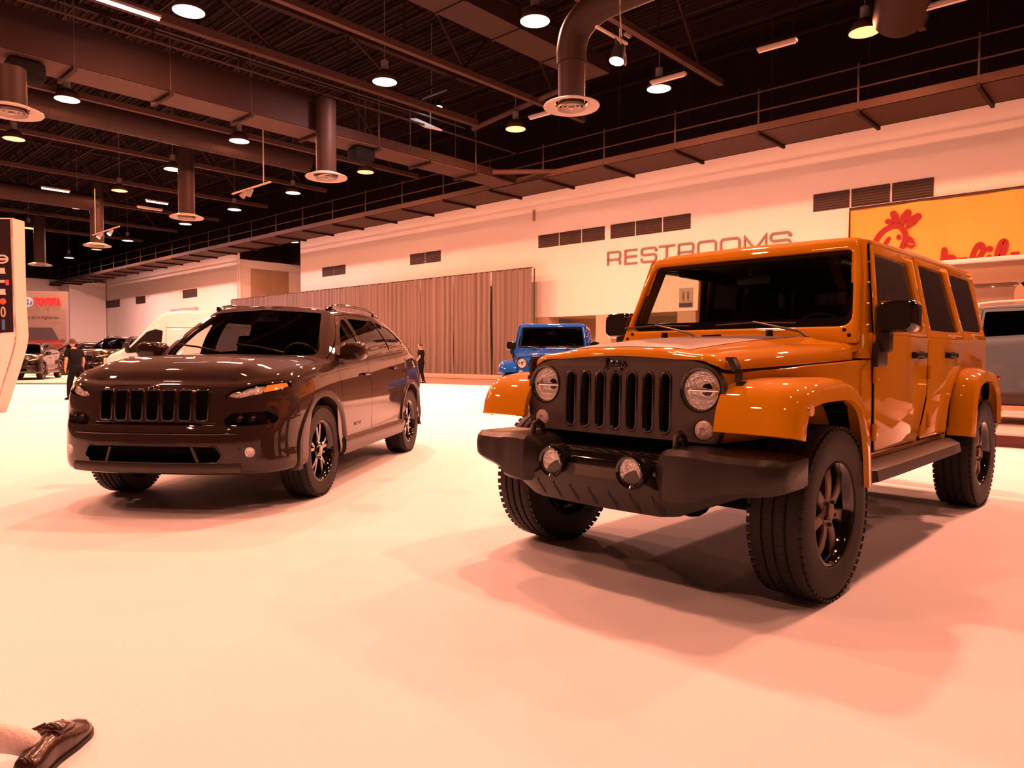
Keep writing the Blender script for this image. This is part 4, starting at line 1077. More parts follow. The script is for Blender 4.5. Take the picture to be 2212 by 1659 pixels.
    # ---- cabin
    b = nb(); box(b, (-2.15, 0, 1.745), (2.3, 1.30, .02), .005); box(b, (-2.15, .60, 1.73), (2.4, .10, .05)); box(b, (-2.15, -.60, 1.73), (2.4, .10, .05)); box(b, (-1.0, 0, 1.76), (.12, 1.28, .03))
    for s in (1, -1):
        plate(b, rpoly([(-2.62, 1.22), (-3.42, 1.22), (-3.32, 1.75), (-2.52, 1.75)], .01), [rpoly([(-2.76, 1.31), (-3.39, 1.31), (-3.25, 1.74), (-2.59, 1.74)][::-1], .05)], .01, lambda u, v, w, s=s: (u, s * (sy(v) - .03 + w), v), .002)
    plate(b, rpoly([(-.70, 1.2), (.70, 1.2), (.64, 1.76), (-.64, 1.76)], .02), [rpoly([(-.56, 1.29), (.56, 1.29), (.52, 1.70), (-.52, 1.70)], .05)], .01, lambda u, v, w: (-3.41 + (v - 1.25) * .22 - w, u, v), .002)
    for s in (1, -1): quad_prism(b, [(fx(1.26) - .06, s * .74, 1.24), (fx(1.75) - .06, s * .665, 1.75), (fx(1.75) - .13, s * .665, 1.75), (fx(1.26) - .13, s * .74, 1.24)], (0, -s * .012, 0))
    obj('headliner', b, m_seat, T, None)
    b = nb(); box(b, (-.92, 0, 1.16), (.36, 1.40, .24), .06); box(b, (-2.0, 0, .72), (2.6, 1.44, .06)); D_ = obj('dashboard', b, m_seat, T, 40)
    for s in (1, -1):
        b = nb(); box(b, (-1.55, s * .38, .95), (.50, .50, .16), .06); box(b, (-1.84, s * .38, 1.22), (.14, .48, .52), .06, M=Matrix.Rotation(R(-12), 3, 'Y')); box(b, (-1.92, s * .38, 1.53), (.09, .26, .18), .04)
        obj('front_seat', b, m_seat, T, 40)
        b = nb(); tube(b, [(-2.0, s * .60, .80), (-2.0, s * .60, 1.60), (-1.95, s * .56, 1.70), (-1.0, s * .52, 1.70)], .03, 8); tube(b, [(-2.9, s * .60, .80), (-2.9, s * .60, 1.60), (-2.8, s * .56, 1.70), (-1.9, s * .56, 1.70)], .03, 8)
        obj('roll_bar', b, m_black, T, 60)
    b = nb(); box(b, (-2.55, 0, .98), (.5, 1.2, .15), .05); box(b, (-2.85, 0, 1.22), (.14, 1.2, .5), .05)
    for s in (1, -1): box(b, (-2.88, s * .35, 1.50), (.08, .24, .14), .03)
    obj('rear_seat', b, m_seat, T, 40)
    b = nb(); tube(b, [(-1.17 + .06 * math.sin(a), .38 + .18 * math.cos(a), 1.22 + .17 * math.sin(a)) for a in np.linspace(0, 2 * PI, 24, endpoint=False)], .014, 8, closed=True); box(b, (-1.15, .38, 1.21), (.05, .14, .10), .02); obj('steering_wheel', b, m_black, T, 60)
    b = nb(); box(b, (-1.0, 0, 1.62), (.03, .22, .065), .02); box(b, (-.97, 0, 1.67), (.03, .03, .06), .008); obj('rear_view_mirror', b, m_black, T, 40)
    # wheels
    for ax in (0, -2.946):
        for s in (1, -1): wheel('wheel', T, (ax, s * .786, .405), s, .405, .255, .238, 'seven', '', m_jwheel, detail)
    return T
m_bronze = mat('satin_bronze_black', (.10, .060, .045), .42, .6)
m_jwheel = (m_gloss, m_bronze, m_satin)
m_wiper = mat('wiper_arm', (.10, .09, .085), .35, .2)
m_turn = mat('clear_turn_lens', (.55, .50, .48), .12, .3, coat=1, bump=(120, .8, .01))
m_marker = mat('orange_marker', (.42, .13, .01), .25, coat=1)
m_orange = mat('orange_paint', (.50, .225, .0005), .55, coat=1.0, spec=.04)
m_gface = mat('matte_charcoal', (.036, .026, .023), .55)
m_decal = mat('matte_decal', (.075, .055, .045), .45)
m_blue = mat('blue_paint', (.006, .085, .42), .55, coat=1.0, spec=.04)
offroader('off_road_car', 'amber orange boxy off-road car with black grille and bumper, nearest on the right', (-2.031, 3.464, 0), R(-91.70), m_orange, m_gface, m_decal, True)
offroader('off_road_car', 'bright blue boxy off-road car far behind, by the curtain end', (-9.40, 11.30, 0), R(-56.0), m_blue, m_blue, None, False, detail=False)
# ------------------------------------------------------------------ smooth-bodied SUV made as one shell, then cut along its shut lines
def clip(src, poly, proj, side=None, keep=True, grow=0.):
    """cut a convex outline (seen in a projection axis pair) out of a copy of src; returns the inside piece"""
    bm = src.copy()
    if side is not None:
        ax, sg, lim = side
        bm.normal_update(); kill = [f for f in bm.faces if (f.calc_center_median()[ax] * sg) < lim or (ax == 1 and f.normal.y * sg < .42)]
        bmesh.ops.delete(bm, geom=kill, context='FACES')
    a, b = proj
    cx = sum(p[0] for p in poly) / len(poly); cy = sum(p[1] for p in poly) / len(poly)
    n = len(poly)
    for i in range(n):
        p, q = poly[i], poly[(i + 1) % n]
        dx, dy = q[0] - p[0], q[1] - p[1]; L = math.hypot(dx, dy)
        if L < 1e-7: continue
        nx, ny = dy / L, -dx / L
        if (cx - p[0]) * nx + (cy - p[1]) * ny > 0: nx, ny = -nx, -ny
        co = [0, 0, 0]; no = [0, 0, 0]; co[a], co[b] = p[0] + nx * grow, p[1] + ny * grow; no[a], no[b] = nx, ny
        bmesh.ops.bisect_plane(bm, geom=bm.verts[:] + bm.edges[:] + bm.faces[:], plane_co=co, plane_no=no, clear_outer=True, dist=1e-6)
    return bm
def cut(src, poly, proj, side=None, grow=0.):
    src.normal_update()
    """remove the inside of a convex outline from src in place, edges cut cleanly"""
    a, b = proj
    cx = sum(p[0] for p in poly) / len(poly); cy = sum(p[1] for p in poly) / len(poly); n = len(poly)
    x0, x1 = min(p[0] for p in poly) - grow - .02, max(p[0] for p in poly) + grow + .02
    y0, y1 = min(p[1] for p in poly) - grow - .02, max(p[1] for p in poly) + grow + .02
    planes = []
    for i in range(n):
        p, q = poly[i], poly[(i + 1) % n]
        dx, dy = q[0] - p[0], q[1] - p[1]; L = math.hypot(dx, dy)
        if L < 1e-7: continue
        nx, ny = dy / L, -dx / L
        if (cx - p[0]) * nx + (cy - p[1]) * ny > 0: nx, ny = -nx, -ny
        planes.append((p[0] + nx * grow, p[1] + ny * grow, nx, ny))
    def on(f):
        if side is None: return True
        return f.calc_center_median()[side[0]] * side[1] >= side[2] and (side[0] != 1 or f.normal.y * side[1] >= .42)
    for px, py, nx, ny in planes:
        fs = []
        for f in src.faces:
            us = [v.co[a] for v in f.verts]; ws = [v.co[b] for v in f.verts]
            if max(us) < x0 or min(us) > x1 or max(ws) < y0 or min(ws) > y1 or not on(f): continue
            fs.append(f)
        if not fs: continue
        g = set(fs); es = {e for f in fs for e in f.edges}; vs = {v for f in fs for v in f.verts}
        co = [0, 0, 0]; no = [0, 0, 0]; co[a], co[b] = px, py; no[a], no[b] = nx, ny
        bmesh.ops.bisect_plane(src, geom=list(vs) + list(es) + fs, plane_co=co, plane_no=no, dist=1e-6)
    kill = []; src.normal_update()
    for f in src.faces:
        if not on(f): continue
        c = f.calc_center_median()
        if all((c[a] - px) * nx + (c[b] - py) * ny < 1e-6 for px, py, nx, ny in planes): kill.append(f)
    bmesh.ops.delete(src, geom=kill, context='FACES')
def off(bm, d):
    bm.normal_update()
    for v in bm.verts: v.co += v.normal * d
    return bm
XZ, YZ, XY = (0, 2), (1, 2), (0, 1)

def suv_shell(nu=5, nv=4, k=1.):
    """lower body wall + bonnet + greenhouse + roof, front towards +x"""
    LV = [  # dxf, dy, dxr, zfront, zside, zrear
        (.14, .14, .20, .285, .25, .33), (.06, .04, .08, .30, .285, .37), (.015, .005, .02, .36, .34, .44), (.0, .012, .0, .50, .46, .56), (.012, .010, .02, .60, .58, .66),
        (.045, .006, .05, .66, .70, .76), (.052, .012, .07, .77, .82, .90), (.060, .030, .09, .85, .93, 1.0), (.105, .055, .12, .915, 1.0, 1.10), (.165, .095, .16, .945, 1.055, 1.17)]
    PL = [(.93, 0), (.917, .30), (.875, .54), (.775, .74), (.56, .868), (.20, .912), (-.42, .915), (-1.2, .916), (-2.0, .916), (-2.75, .915), (-3.30, .87), (-3.60, .70), (-3.70, .38), (-3.72, 0)]
    NX = [(1, 0), (.98, .1), (.9, .35), (.62, .72), (.25, .95), (0, 1), (0, 1), (0, 1), (0, 1), (0, 1), (-.35, .9), (-.8, .55), (-.98, .15), (-1, 0)]
    zf = [1, 1, 1, .85, .5, .15, 0, 0, 0, 0, 0, 0, 0, 0]; zr = [0] * 8 + [.05, .3, .75, 1, 1, 1]
    belt = {4: 1.0, 5: 1.045, 6: 1.085, 7: 1.115, 8: 1.15, 9: 1.185}
    rows = []
    for j, (df, dy, dr, z0, z1, z2) in enumerate(LV):
        row = []
        for i, (x, y) in enumerate(PL):
            nx, ny = NX[i]
            xx = x - (df if nx > 0 else dr) * nx if True else x
            yy = y - (dy * ny if nx >= 0 else dy * ny)
            if nx > 0: yy -= df * .12 * min(1, y * 2) * (1 - ny) * .5
            z = z0 * zf[i] + z2 * zr[i] + z1 * (1 - zf[i] - zr[i])
            if j == 9 and i in belt: z = belt[i]
            if j == 8 and i in belt: z = belt[i] - .055
            if j == 7 and i in belt: z = z + (belt[i] - 1.055) * .4
            row.append((xx, yy, z))
        rows.append(row)
    W = dense(rows, nv, nu)          # rows by level, columns around half plan
    top = W[-1]                      # belt line, x from front to rear
    nA = 6 * nu                      # index of the pillar base on the belt
    bm = nb()
    def both(rows_):
        grid(bm, rows_); grid(bm, [[(p[0], -p[1], p[2]) for p in r[::-1]] for r in rows_])
    both([r[::-1] for r in W])
    # bonnet: coons patch
    nc = 3 * nu                      # front corner index
    F = [tuple(p) for p in top[:nc + 1]]
    front = [(p[0], -p[1], p[2]) for p in F[::-1]][:-1] + F        # -y .. +y
    sideL = [tuple(p) for p in top[nc:nA + 1]]
    pb = sideL[-1]
    cowl_c = cr([(-.20, 0, 1.135), (-.225, .30, 1.132), (-.30, .60, 1.115), pb], nc)
    m = len(front)
    half = [tuple(cowl_c[int(round(i * (len(cowl_c) - 1) / nc))]) for i in range(nc + 1)]
    cowl = [(p[0], -p[1], p[2]) for p in half[::-1]][:-1] + half
    H = []
    n1 = len(sideL) - 1
    for i in range(n1 + 1):
        v = i / n1; r = []
        for q in range(m):
            u = q / (m - 1)
            Lf = np.array((sideL[i][0], -sideL[i][1], sideL[i][2])); Rt_ = np.array(sideL[i])
            c = (1 - v) * np.array(front[q]) + v * np.array(cowl[q]) + (1 - u) * Lf + u * Rt_ - ((1 - u) * (1 - v) * np.array(front[0]) + u * (1 - v) * np.array(front[-1]) + (1 - u) * v * np.array(cowl[0]) + u * v * np.array(cowl[-1]))
            s_ = math.sin(PI * min(1, v * 1.0)) ; t = abs(2 * u - 1)
            c[2] += .045 * math.sin(PI * v) ** .8 * (1 - t ** 4) + .012 * math.sin(PI * v) * math.exp(-((t - .62) / .10) ** 2)
            r.append(tuple(c))
        H.append(r)
    grid(bm, H)
    # greenhouse
    base = half + [tuple(p) for p in top[nA + 1:]]
    Gt = [(-.93, 0, 1.588), (-.945, .34, 1.575), (-.975, .52, 1.548), (-1.03, .595, 1.520), (-1.55, .610, 1.555), (-2.10, .605, 1.555), (-2.60, .575, 1.525), (-2.98, .50, 1.485), (-3.12, .30, 1.490), (-3.15, 0, 1.50)]
    # parameter positions on base matching Gt
    nb_ = len(base)
    frac = [0, .18, .30, .355, .50, .62, .74, .86, .93, 1]
    ib = [0, int(nc * .55), int(nc * .88), nc, nc + int((nb_ - 1 - nc) * .20), nc + int((nb_ - 1 - nc) * .36), nc + int((nb_ - 1 - nc) * .50), nc + int((nb_ - 1 - nc) * .68), nc + int((nb_ - 1 - nc) * .84), nb_ - 1]
    topc = []
    Gd = cr(Gt, 12)
    for i in range(nb_):
        k_ = next((q for q in range(len(ib) - 1) if ib[q] <= i <= ib[q + 1]), 0)
        t = (i - ib[k_]) / max(1, ib[k_ + 1] - ib[k_])
        topc.append(tuple(Gd[min(len(Gd) - 1, int(round((k_ + t) * 12)))]))
    G = []
    for j in range(9):
        t = j / 8; r = []
        for p, q in zip(base, topc):
            p, q = np.array(p), np.array(q); c = p * (1 - t) + q * t
            n = c - np.array((-1.9, 0, c[2])); n = np.array((n[0] / 1.7, n[1], 0)); n /= max(1e-6, np.linalg.norm(n))
            c = c + n * .035 * math.sin(PI * t)
            r.append(tuple(c))
        G.append(r)
    both([r[::-1] for r in G])
    # roof
    T_ = topc
    rr = []
    for j in range(9):
        t = j / 8
        rr.append([(p[0] + (0 if t == 0 else (-1.9 - p[0]) * 0), p[1] * (1 - t), p[2]) for p in T_])
    R_ = []
    k0 = 0
    # strips from side edge to centre line
    for j in range(11):
        t = j / 10; row = []
        for p in T_:
            cx = p[0]; e = abs(p[1]) / .61
            zc = np.interp(-cx, [.93, 1.4, 2.0, 2.7, 3.15], [1.588, 1.615, 1.62, 1.575, 1.50])
            y = p[1] * (1 - t)
            z = zc + (p[2] - zc) * ((1 - t) ** 2.2)
            row.append((cx, y, z))
        R_.append(row)
    both([r[::-1] for r in R_])
    bmesh.ops.remove_doubles(bm, verts=bm.verts, dist=2e-4)
    bmesh.ops.dissolve_degenerate(bm, edges=bm.edges, dist=1e-5)
    bmesh.ops.recalc_face_normals(bm, faces=bm.faces)
    return bm

SW = {}
def suv(name, label, loc, rz, paint, wheels=True, front=True, group=None, scale=None, level=2, rear_lamps=True, wheel_mats=None, rail=None):
    T = root(name, label, 'car', loc, rz, group, scale)
    if 'parts' not in SW:
        sh = suv_shell()
        P = []         # (name, mesh, material key, parent name)
        def add(nm, bm, mk, par=None, smooth=40):
            me = bpy.data.meshes.new(nm); bmesh.ops.remove_doubles(bm, verts=bm.verts, dist=1e-6); bm.to_mesh(me); bm.free()
            me.polygons.foreach_set('use_smooth', [True] * len(me.polygons))
            if smooth < 180: me.set_sharp_from_angle(angle=R(smooth))
            P.append((nm, me, mk, par))
        ar = [(0, .375), (-2.70, .375)]
        for ax, az in ar:
            for s in (1, -1):
                cut(sh, [(ax + .425 * math.cos(R(a)), az + .425 * math.sin(R(a))) for a in range(-30, 211, 12)] + [(ax - .40, 0), (ax + .40, 0)], XZ, (1, s, .45))
        # side windows
        FDW = rpoly([(-.60, 1.125), (-1.16, 1.145), (-1.15, 1.475), (-1.07, 1.465), (-.86, 1.355)], .03)
        RDW = rpoly([(-1.24, 1.148), (-2.13, 1.19), (-1.95, 1.49), (-1.24, 1.485)], .03)
        QW = rpoly([(-2.17, 1.20), (-2.72, 1.27), (-2.68, 1.31), (-2.46, 1.43), (-2.00, 1.485)], .03)
        pieces = []
        lin = sh.copy(); bmesh.ops.bisect_plane(lin, geom=lin.verts[:] + lin.edges[:] + lin.faces[:], plane_co=(0, 0, 1.09), plane_no=(0, 0, 1), clear_inner=True)
        bmesh.ops.delete(lin, geom=[f for f in lin.faces if f.calc_center_median().x > -.30], context='FACES')
        for s in (1, -1):
            for w in (rpoly([(-.62, 1.13), (-1.07, 1.145), (-1.06, 1.46), (-.88, 1.355)], .03), rpoly([(-1.34, 1.155), (-2.10, 1.19), (-1.92, 1.475), (-1.34, 1.47)], .03), QW): cut(lin, w, XZ, (1, s, .45))
        lin.normal_update(); cutregion(lin, rpoly([(-.72, 1.05), (.72, 1.05), (.53, 1.53), (.0, 1.56), (-.53, 1.53)], .05), lambda f: -1.12 < f.calc_center_median().x < -.19 and f.normal.x > .2)
        cutregion(lin, rpoly([(-.60, 1.20), (.60, 1.20), (.46, 1.44), (-.46, 1.44)], .05), lambda f: f.calc_center_median().x < -2.9 and f.normal.x < -.2)
        pieces.append(('headliner', off(lin, -.035), 'seat'))
        for s in (1, -1):
            for w, nm in ((FDW, 'front_side_window'), (RDW, 'rear_side_window'), (QW, 'quarter_window')):
                g = off(clip(sh, w, XZ, (1, s, .45), grow=.004), -.006); pieces.append((nm, g, 'gdark' if nm != 'front_side_window' else 'gclear'))
                cut(sh, w, XZ, (1, s, .45))
        # windscreen: seen from the front
        WS = rpoly([(-.71, 1.13), (.71, 1.13), (.52, 1.52), (.0, 1.55), (-.52, 1.52)], .05)
        wsf = [f for f in sh.faces if False]
        bmw = clip(sh, WS, YZ, (0, 1, -1.12), grow=.01)
        # keep only the faces that belong to the screen (behind the cowl)
        bmw.normal_update(); bmesh.ops.delete(bmw, geom=[f for f in bmw.faces if f.calc_center_median().x > -.19 or f.normal.x < .2], context='FACES')
        pieces.append(('windscreen', off(bmw, -.006), 'gwind'))
        kill_before = len(sh.faces)
        # cut from the shell by x window
        sh.normal_update()
        cutregion(sh, WS, lambda f: -1.12 < f.calc_center_median().x < -.19 and f.calc_center_median().z > 1.1 and f.normal.x > .2)
        RW = rpoly([(-.60, 1.20), (.60, 1.20), (.46, 1.44), (-.46, 1.44)], .05)
        bmr = clip(sh, RW, YZ, (0, -1, 2.9), grow=.01); bmr.normal_update(); bmesh.ops.delete(bmr, geom=[f for f in bmr.faces if f.normal.x > -.2], context='FACES')
        pieces.append(('rear_window', off(bmr, -.006), 'gdark'))
        # grille slots, intake
        slots = []
        for k in range(7):
            yc = (k - 3) * .118 ; w0, w1 = .050, .041
            slots.append(rpoly([(yc - w1, .675), (yc + w1, .675), (yc + w0 * .93, .79), (yc + w0 * .92, .886), (yc - w0 * .92, .886), (yc - w0 * .93, .79)], .020, 3))
        intake = rpoly([(-.47, .385), (.47, .385), (.51, .435), (.47, .50), (-.47, .50), (-.51, .435)], .02)
        lamp_r = rpoly([(.50, .838), (.60, .830), (.80, .874), (.845, .905), (.832, .936), (.70, .924), (.55, .880)], .008)
        clus = rpoly([(.52, .635), (.80, .645), (.82, .69), (.76, .735), (.56, .725), (.50, .68)], .03)
        fogs = circ(.675, .455, .038, 20)
        bez = []
        for nm, pl_, gr in [('slot', s_, 0) for s_ in slots] + [('intake', intake, 0), ('lower_gap', rpoly([(-.45, .642), (.45, .642), (.44, .660), (-.44, .660)], .008), 0)]:
            ring = pl_
            bez.append((nm, ring)); cut(sh, ring, YZ, (0, 1, .5))
        amb = rpoly([(.735, .868), (.80, .882), (.838, .905), (.826, .932), (.745, .920)], .006)
        for s in (1, -1):
            for nm, pl_, o_, mk_ in (('amber_lamp', amb, -.010, 'amber'), ('lamp_reflector', rpoly([(.51, .842), (.60, .834), (.735, .864), (.74, .920), (.70, .918), (.55, .876)], .006), -.022, 'refl'), ('lamp_bowl', clus, -.05, 'dark')):
                g = clip(sh, [(p[0] * s, p[1]) for p in pl_], YZ, (0, 1, .3)); pieces.append((nm, off(g, o_), mk_))
            for nm, pl_ in (('headlamp', lamp_r), ('lamp_cluster', clus), ('fog_lamp', fogs)):
                q = [(p[0] * s, p[1]) for p in pl_]
                g = clip(sh, q, YZ, (0, 1, .3), grow=.002); pieces.append((nm, off(g, .002), nm)); cut(sh, q, YZ, (0, 1, .3))
        # shut lines: doors, bonnet cut out as pieces of their own with a small gap
        FD = rpoly([(-.44, .33), (-1.16, .33), (-1.20, .60), (-1.20, 1.52), (-1.0, 1.50), (-.40, 1.10), (-.40, .45)], .03)
        RD = rpoly([(-1.19, .33), (-2.13, .33), (-2.22, .60), (-2.19, 1.17), (-1.97, 1.53), (-1.21, 1.53), (-1.21, .60)], .03)
        # doors are concave at the wheel arch: rear lower corner is inside the arch opening so convex works
        bvh_src = sh.copy()
        for s in (1, -1):
            for w, nm in ((FD, 'front_door'), (RD, 'rear_door')):
                hull = convex(w)
                d = clip(sh, hull, XZ, (1, s, .52), grow=-.003); pieces.append((nm, d, 'paint')); cut(sh, hull, XZ, (1, s, .52), grow=.003)
        BN = convex([(.50, -.845), (.50, .845), (.78, .66), (.82, .55), (-.24, .62), (-.24, -.62), (.82, -.55), (.78, -.66), (-.12, .80), (-.12, -.80)])
        bn = clip(sh, BN, XY, (2, 1, .90), grow=-.002)
        bn.normal_update(); bmesh.ops.delete(bn, geom=[f for f in bn.faces if f.normal.z < .45], context='FACES')
        pieces.append(('bonnet', off(bn, .0025), 'paint'))
        SW['bvh'] = BVHTree.FromBMesh(bvh_src)
        add('body', sh, 'paint')
        for nm, b, mk in pieces: add(nm, b, mk)
        bvh = SW['bvh']
        def hit(o, d):
            h = bvh.ray_cast(Vector(o), Vector(d).normalized())[0]
            return h
        def fr(y, z, o=0.):     # point on the front face
            full = SW['full'].ray_cast(Vector((2, y, z)), Vector((-1, 0, 0)))[0]
            return Vector((full.x + o, y, z)) if full else Vector((.85, y, z))
        def sd(x, z, s, o=0.):
            full = SW['full'].ray_cast(Vector((x, 2 * s, z)), Vector((0, -s, 0)))[0]
            return Vector((x, full.y + s * o, z)) if full else Vector((x, .9 * s, z))
        SW['full'] = BVHTree.FromBMesh(suv_shell())
        for nm, ring in bez:
            b = nb(); tube(b, [fr(p[0], p[1], .003) for p in ring], .008 if nm == 'slot' else .005, 6, closed=True, up=(1, 0, 0)); add(nm + '_bezel', b, 'gloss', None, 180)
        # dark inner liner behind openings
        b = nb(); box(b, (.66, 0, .60), (.22, 1.2, .58)); box(b, (-1.4, 0, .55), (3.6, 1.1, .42)); box(b, (-.1, 0, .80), (1.0, 1.0, .20)); add('underbody', b, 'dark', None, 30)
        for s in (1, -1):
            # wheel-house + arch lip
            for ax, az in ar:
                b = nb(); ps = []
                for a in range(-12, 193, 6):
                    x, z = ax + .425 * math.cos(R(a)), az + .425 * math.sin(R(a)); p = sd(x, z, s, .0)
                    x2, z2 = ax + .475 * math.cos(R(a)), az + .475 * math.sin(R(a)); q = sd(x2, max(z2, .30), s, .012)
                    y = max(abs(p.y), .885) * s
                    ps.append([(x, s * .5, z), (x, y, z), (x * .7 + x2 * .3, y + s * .014, z * .7 + z2 * .3), (x2, max(abs(q.y), .875) * s + s * .004, z2), (x2, max(abs(q.y), .875) * s - s * .02, z2), (x2, s * .5, z2)])
                loft(b, ps); add('arch_trim', b, 'clad', None, 40)
            # sill cladding
            b = nb(); secs = []
            for x in np.linspace(-.42, -2.28, 12): secs.append([(x, s * .80, .255), (x, s * .905, .275), (x, s * .928, .32), (x, s * .93, .40), (x, s * .918, .425), (x, s * .80, .42)])
            loft(b, secs); add('sill', b, 'clad', None, 40)
            # window trim, handles, mirrors, roof rail
            for hx, hz in ((-1.06, .955), (-2.02, .995)):
                b = nb(); p = sd(hx, hz, s); box(b, (hx, p.y + s * .028, hz), (.17, .018, .026), .008); box(b, (hx + .07, p.y + s * .014, hz), (.025, .03, .024)); box(b, (hx - .07, p.y + s * .014, hz), (.025, .03, .03)); add('door_handle', b, 'paint')
            b = nb(); secs = []
            for x, k in ((-.49, .60), (-.51, .88), (-.56, 1), (-.62, 1), (-.66, .94), (-.665, .80)):
                secs.append([(x + .02 * (p > 0), s * (.945 + p * k), 1.165 + q * k) for p, q in rrect(-.115, .115, -.078, .080, .055, 5)])
            loft(b, secs); box(b, (-.58, s * .845, 1.12), (.10, .10, .04), .012); add('mirror', b, 'paint', None, 50)
            b = nb(); path = cr([(-1.02, s * .53, 1.56), (-1.12, s * .55, 1.595), (-1.35, s * .562, 1.618), (-1.9, s * .565, 1.625), (-2.25, s * .56, 1.608), (-2.46, s * .545, 1.565), (-2.52, s * .54, 1.545)], 5)
            tube(b, path, .018, 8, flat=(1, .8))
            for x, z in ((-1.09, 1.578), (-2.38, 1.572)): box(b, (x, s * .56, z - .01), (.14, .03, .05), .01)
            add('roof_rail', b, 'gloss', None, 60)
            # headlamp innards: projector bowls
            for y in (.60, .68):
                b = nb(); M = Matrix.Translation((fr(y * s, .687).x - .035, y * s, .687)) @ Matrix.Rotation(R(90), 4, 'Y'); lathe(b, [(.034, .026), (.026, .0), (0, -.01)], 20, M); add('projector', b, 'gloss', None, 60)
            b = nb(); M = Matrix.Translation((fr(.675 * s, .455).x - .01, .675 * s, .455)) @ Matrix.Rotation(R(90), 4, 'Y') @ Matrix.Rotation(R(-18 * s), 4, 'X'); lathe(b, [(.035, .010), (.026, .0), (0, -.012)], 20, M); add('fog_reflector', b, 'refl', None, 60)
            # tail lamp, side lettering, fender vent line
            b = nb(); 
            secs = []
            for x in (-3.28, -3.40, -3.50): 
                p1, p2 = sd(x, 1.02, s, .006), sd(x, 1.10, s, .006); secs.append([tuple(p1), tuple(p2), (x, p2.y - s * .03, 1.10), (x, p1.y - s * .03, 1.02)])
            loft(b, secs); add('tail_lamp', b, 'red', None, 30)
        # intake cross frame pieces and chrome strip on the bumper
        for s in (1, -1):
            b = nb(); tube(b, [fr(s * .34, .39, -.012), fr(s * .30, .495, -.012)], .012, 6); add('intake_strut', b, 'clad', None, 60)
        b = nb(); tube(b, [fr(y, .585, .002) for y in np.linspace(-.60, .60, 25)], .006, 6); add('bumper_strip', b, 'gloss', None, 60)
        b = nb(); box(b, (.78, 0, .345), (.20, 1.05, .05), .02); tube(b, [fr(y, .345, .004) for y in np.linspace(-.62, .62, 25)], .022, 6, flat=(1, 1.6)); add('chin_spoiler', b, 'clad', None, 60)
        # cabin
        b = nb(); box(b, (-.62, 0, .98), (.50, 1.40, .20), .06); add('dashboard', b, 'seat')
        for s in (1, -1):
            b = nb(); box(b, (-1.20, s * .36, .82), (.50, .48, .16), .05); box(b, (-1.46, s * .36, 1.08), (.14, .46, .50), .05, M=Matrix.Rotation(R(-12), 3, 'Y')); box(b, (-1.54, s * .36, 1.385), (.08, .24, .16), .04); add('front_seat', b, 'seat')
        b = nb(); box(b, (-2.05, 0, .85), (.5, 1.2, .15), .05); box(b, (-2.35, 0, 1.08), (.14, 1.2, .46), .05); box(b, (-1.7, 0, .60), (2.6, 1.4, .05))
        for s in (1, -1): box(b, (-2.38, s * .35, 1.36), (.07, .22, .12), .03)
        add('rear_seat', b, 'seat')
        b = nb(); tube(b, [(-.83 + .07 * math.sin(a), .36 + .17 * math.cos(a), 1.08 + .155 * math.sin(a)) for a in np.linspace(0, 2 * PI, 24, endpoint=False)], .014, 8, closed=True); box(b, (-.81, .36, 1.07), (.05, .13, .09), .02); add('steering_wheel', b, 'black', None, 60)
        b = nb(); box(b, (-.93, 0, 1.47), (.03, .20, .06), .02); add('rear_view_mirror', b, 'black')
        b = nb(); tube(b, [(-2.95, 0, 1.56), (-3.0, 0, 1.62)], .02, 6); add('antenna', b, 'gloss', None, 60)
        for s in (1, -1):
            b = nb(); y0 = .50 * s - .05
            p0 = Vector((-.25, .45 if s > 0 else -.10, 1.15)); tube(b, [p0, (-.40, p0.y - .30, 1.20), (-.44, p0.y - .52, 1.225)], .009, 6); add('wiper', b, 'black', None, 60)
        SW['parts'] = P; SW['sd'] = sd; SW['fr'] = fr
    MK = dict(paint=paint, gdark=g_dark, gclear=g_clear, gwind=g_wind, headlamp=g_lens, lamp_cluster=g_lens, fog_lamp=g_lens, gloss=m_gloss, dark=m_dark, clad=m_clad, refl=m_reflector, amber=m_amber, red=m_red, seat=m_seat, black=m_black)
    skip = set() if level > 1 else {'rear_view_mirror', 'antenna', 'projector', 'fog_reflector', 'intake_strut', 'wiper', 'steering_wheel'}
    for nm, me, mk, par in SW['parts']:
        if nm in skip: continue
        m = MK[mk] if not (rail and nm == 'roof_rail') else rail
        if me.materials and me.materials[0] != m: me = me.copy(); me.materials.clear()
        if not me.materials: me.materials.append(m)
        o = bpy.data.objects.new(nm, me); C.objects.link(o); o.parent = T
    if wheels:
        for ax in (0, -2.70):
            for s in (1, -1): wheel('wheel', T, (ax, s * .78, .365), s, .365, .225, .238, 'five', '', wheel_mats or (m_gloss, m_gloss, m_gloss), level > 1)
    return T
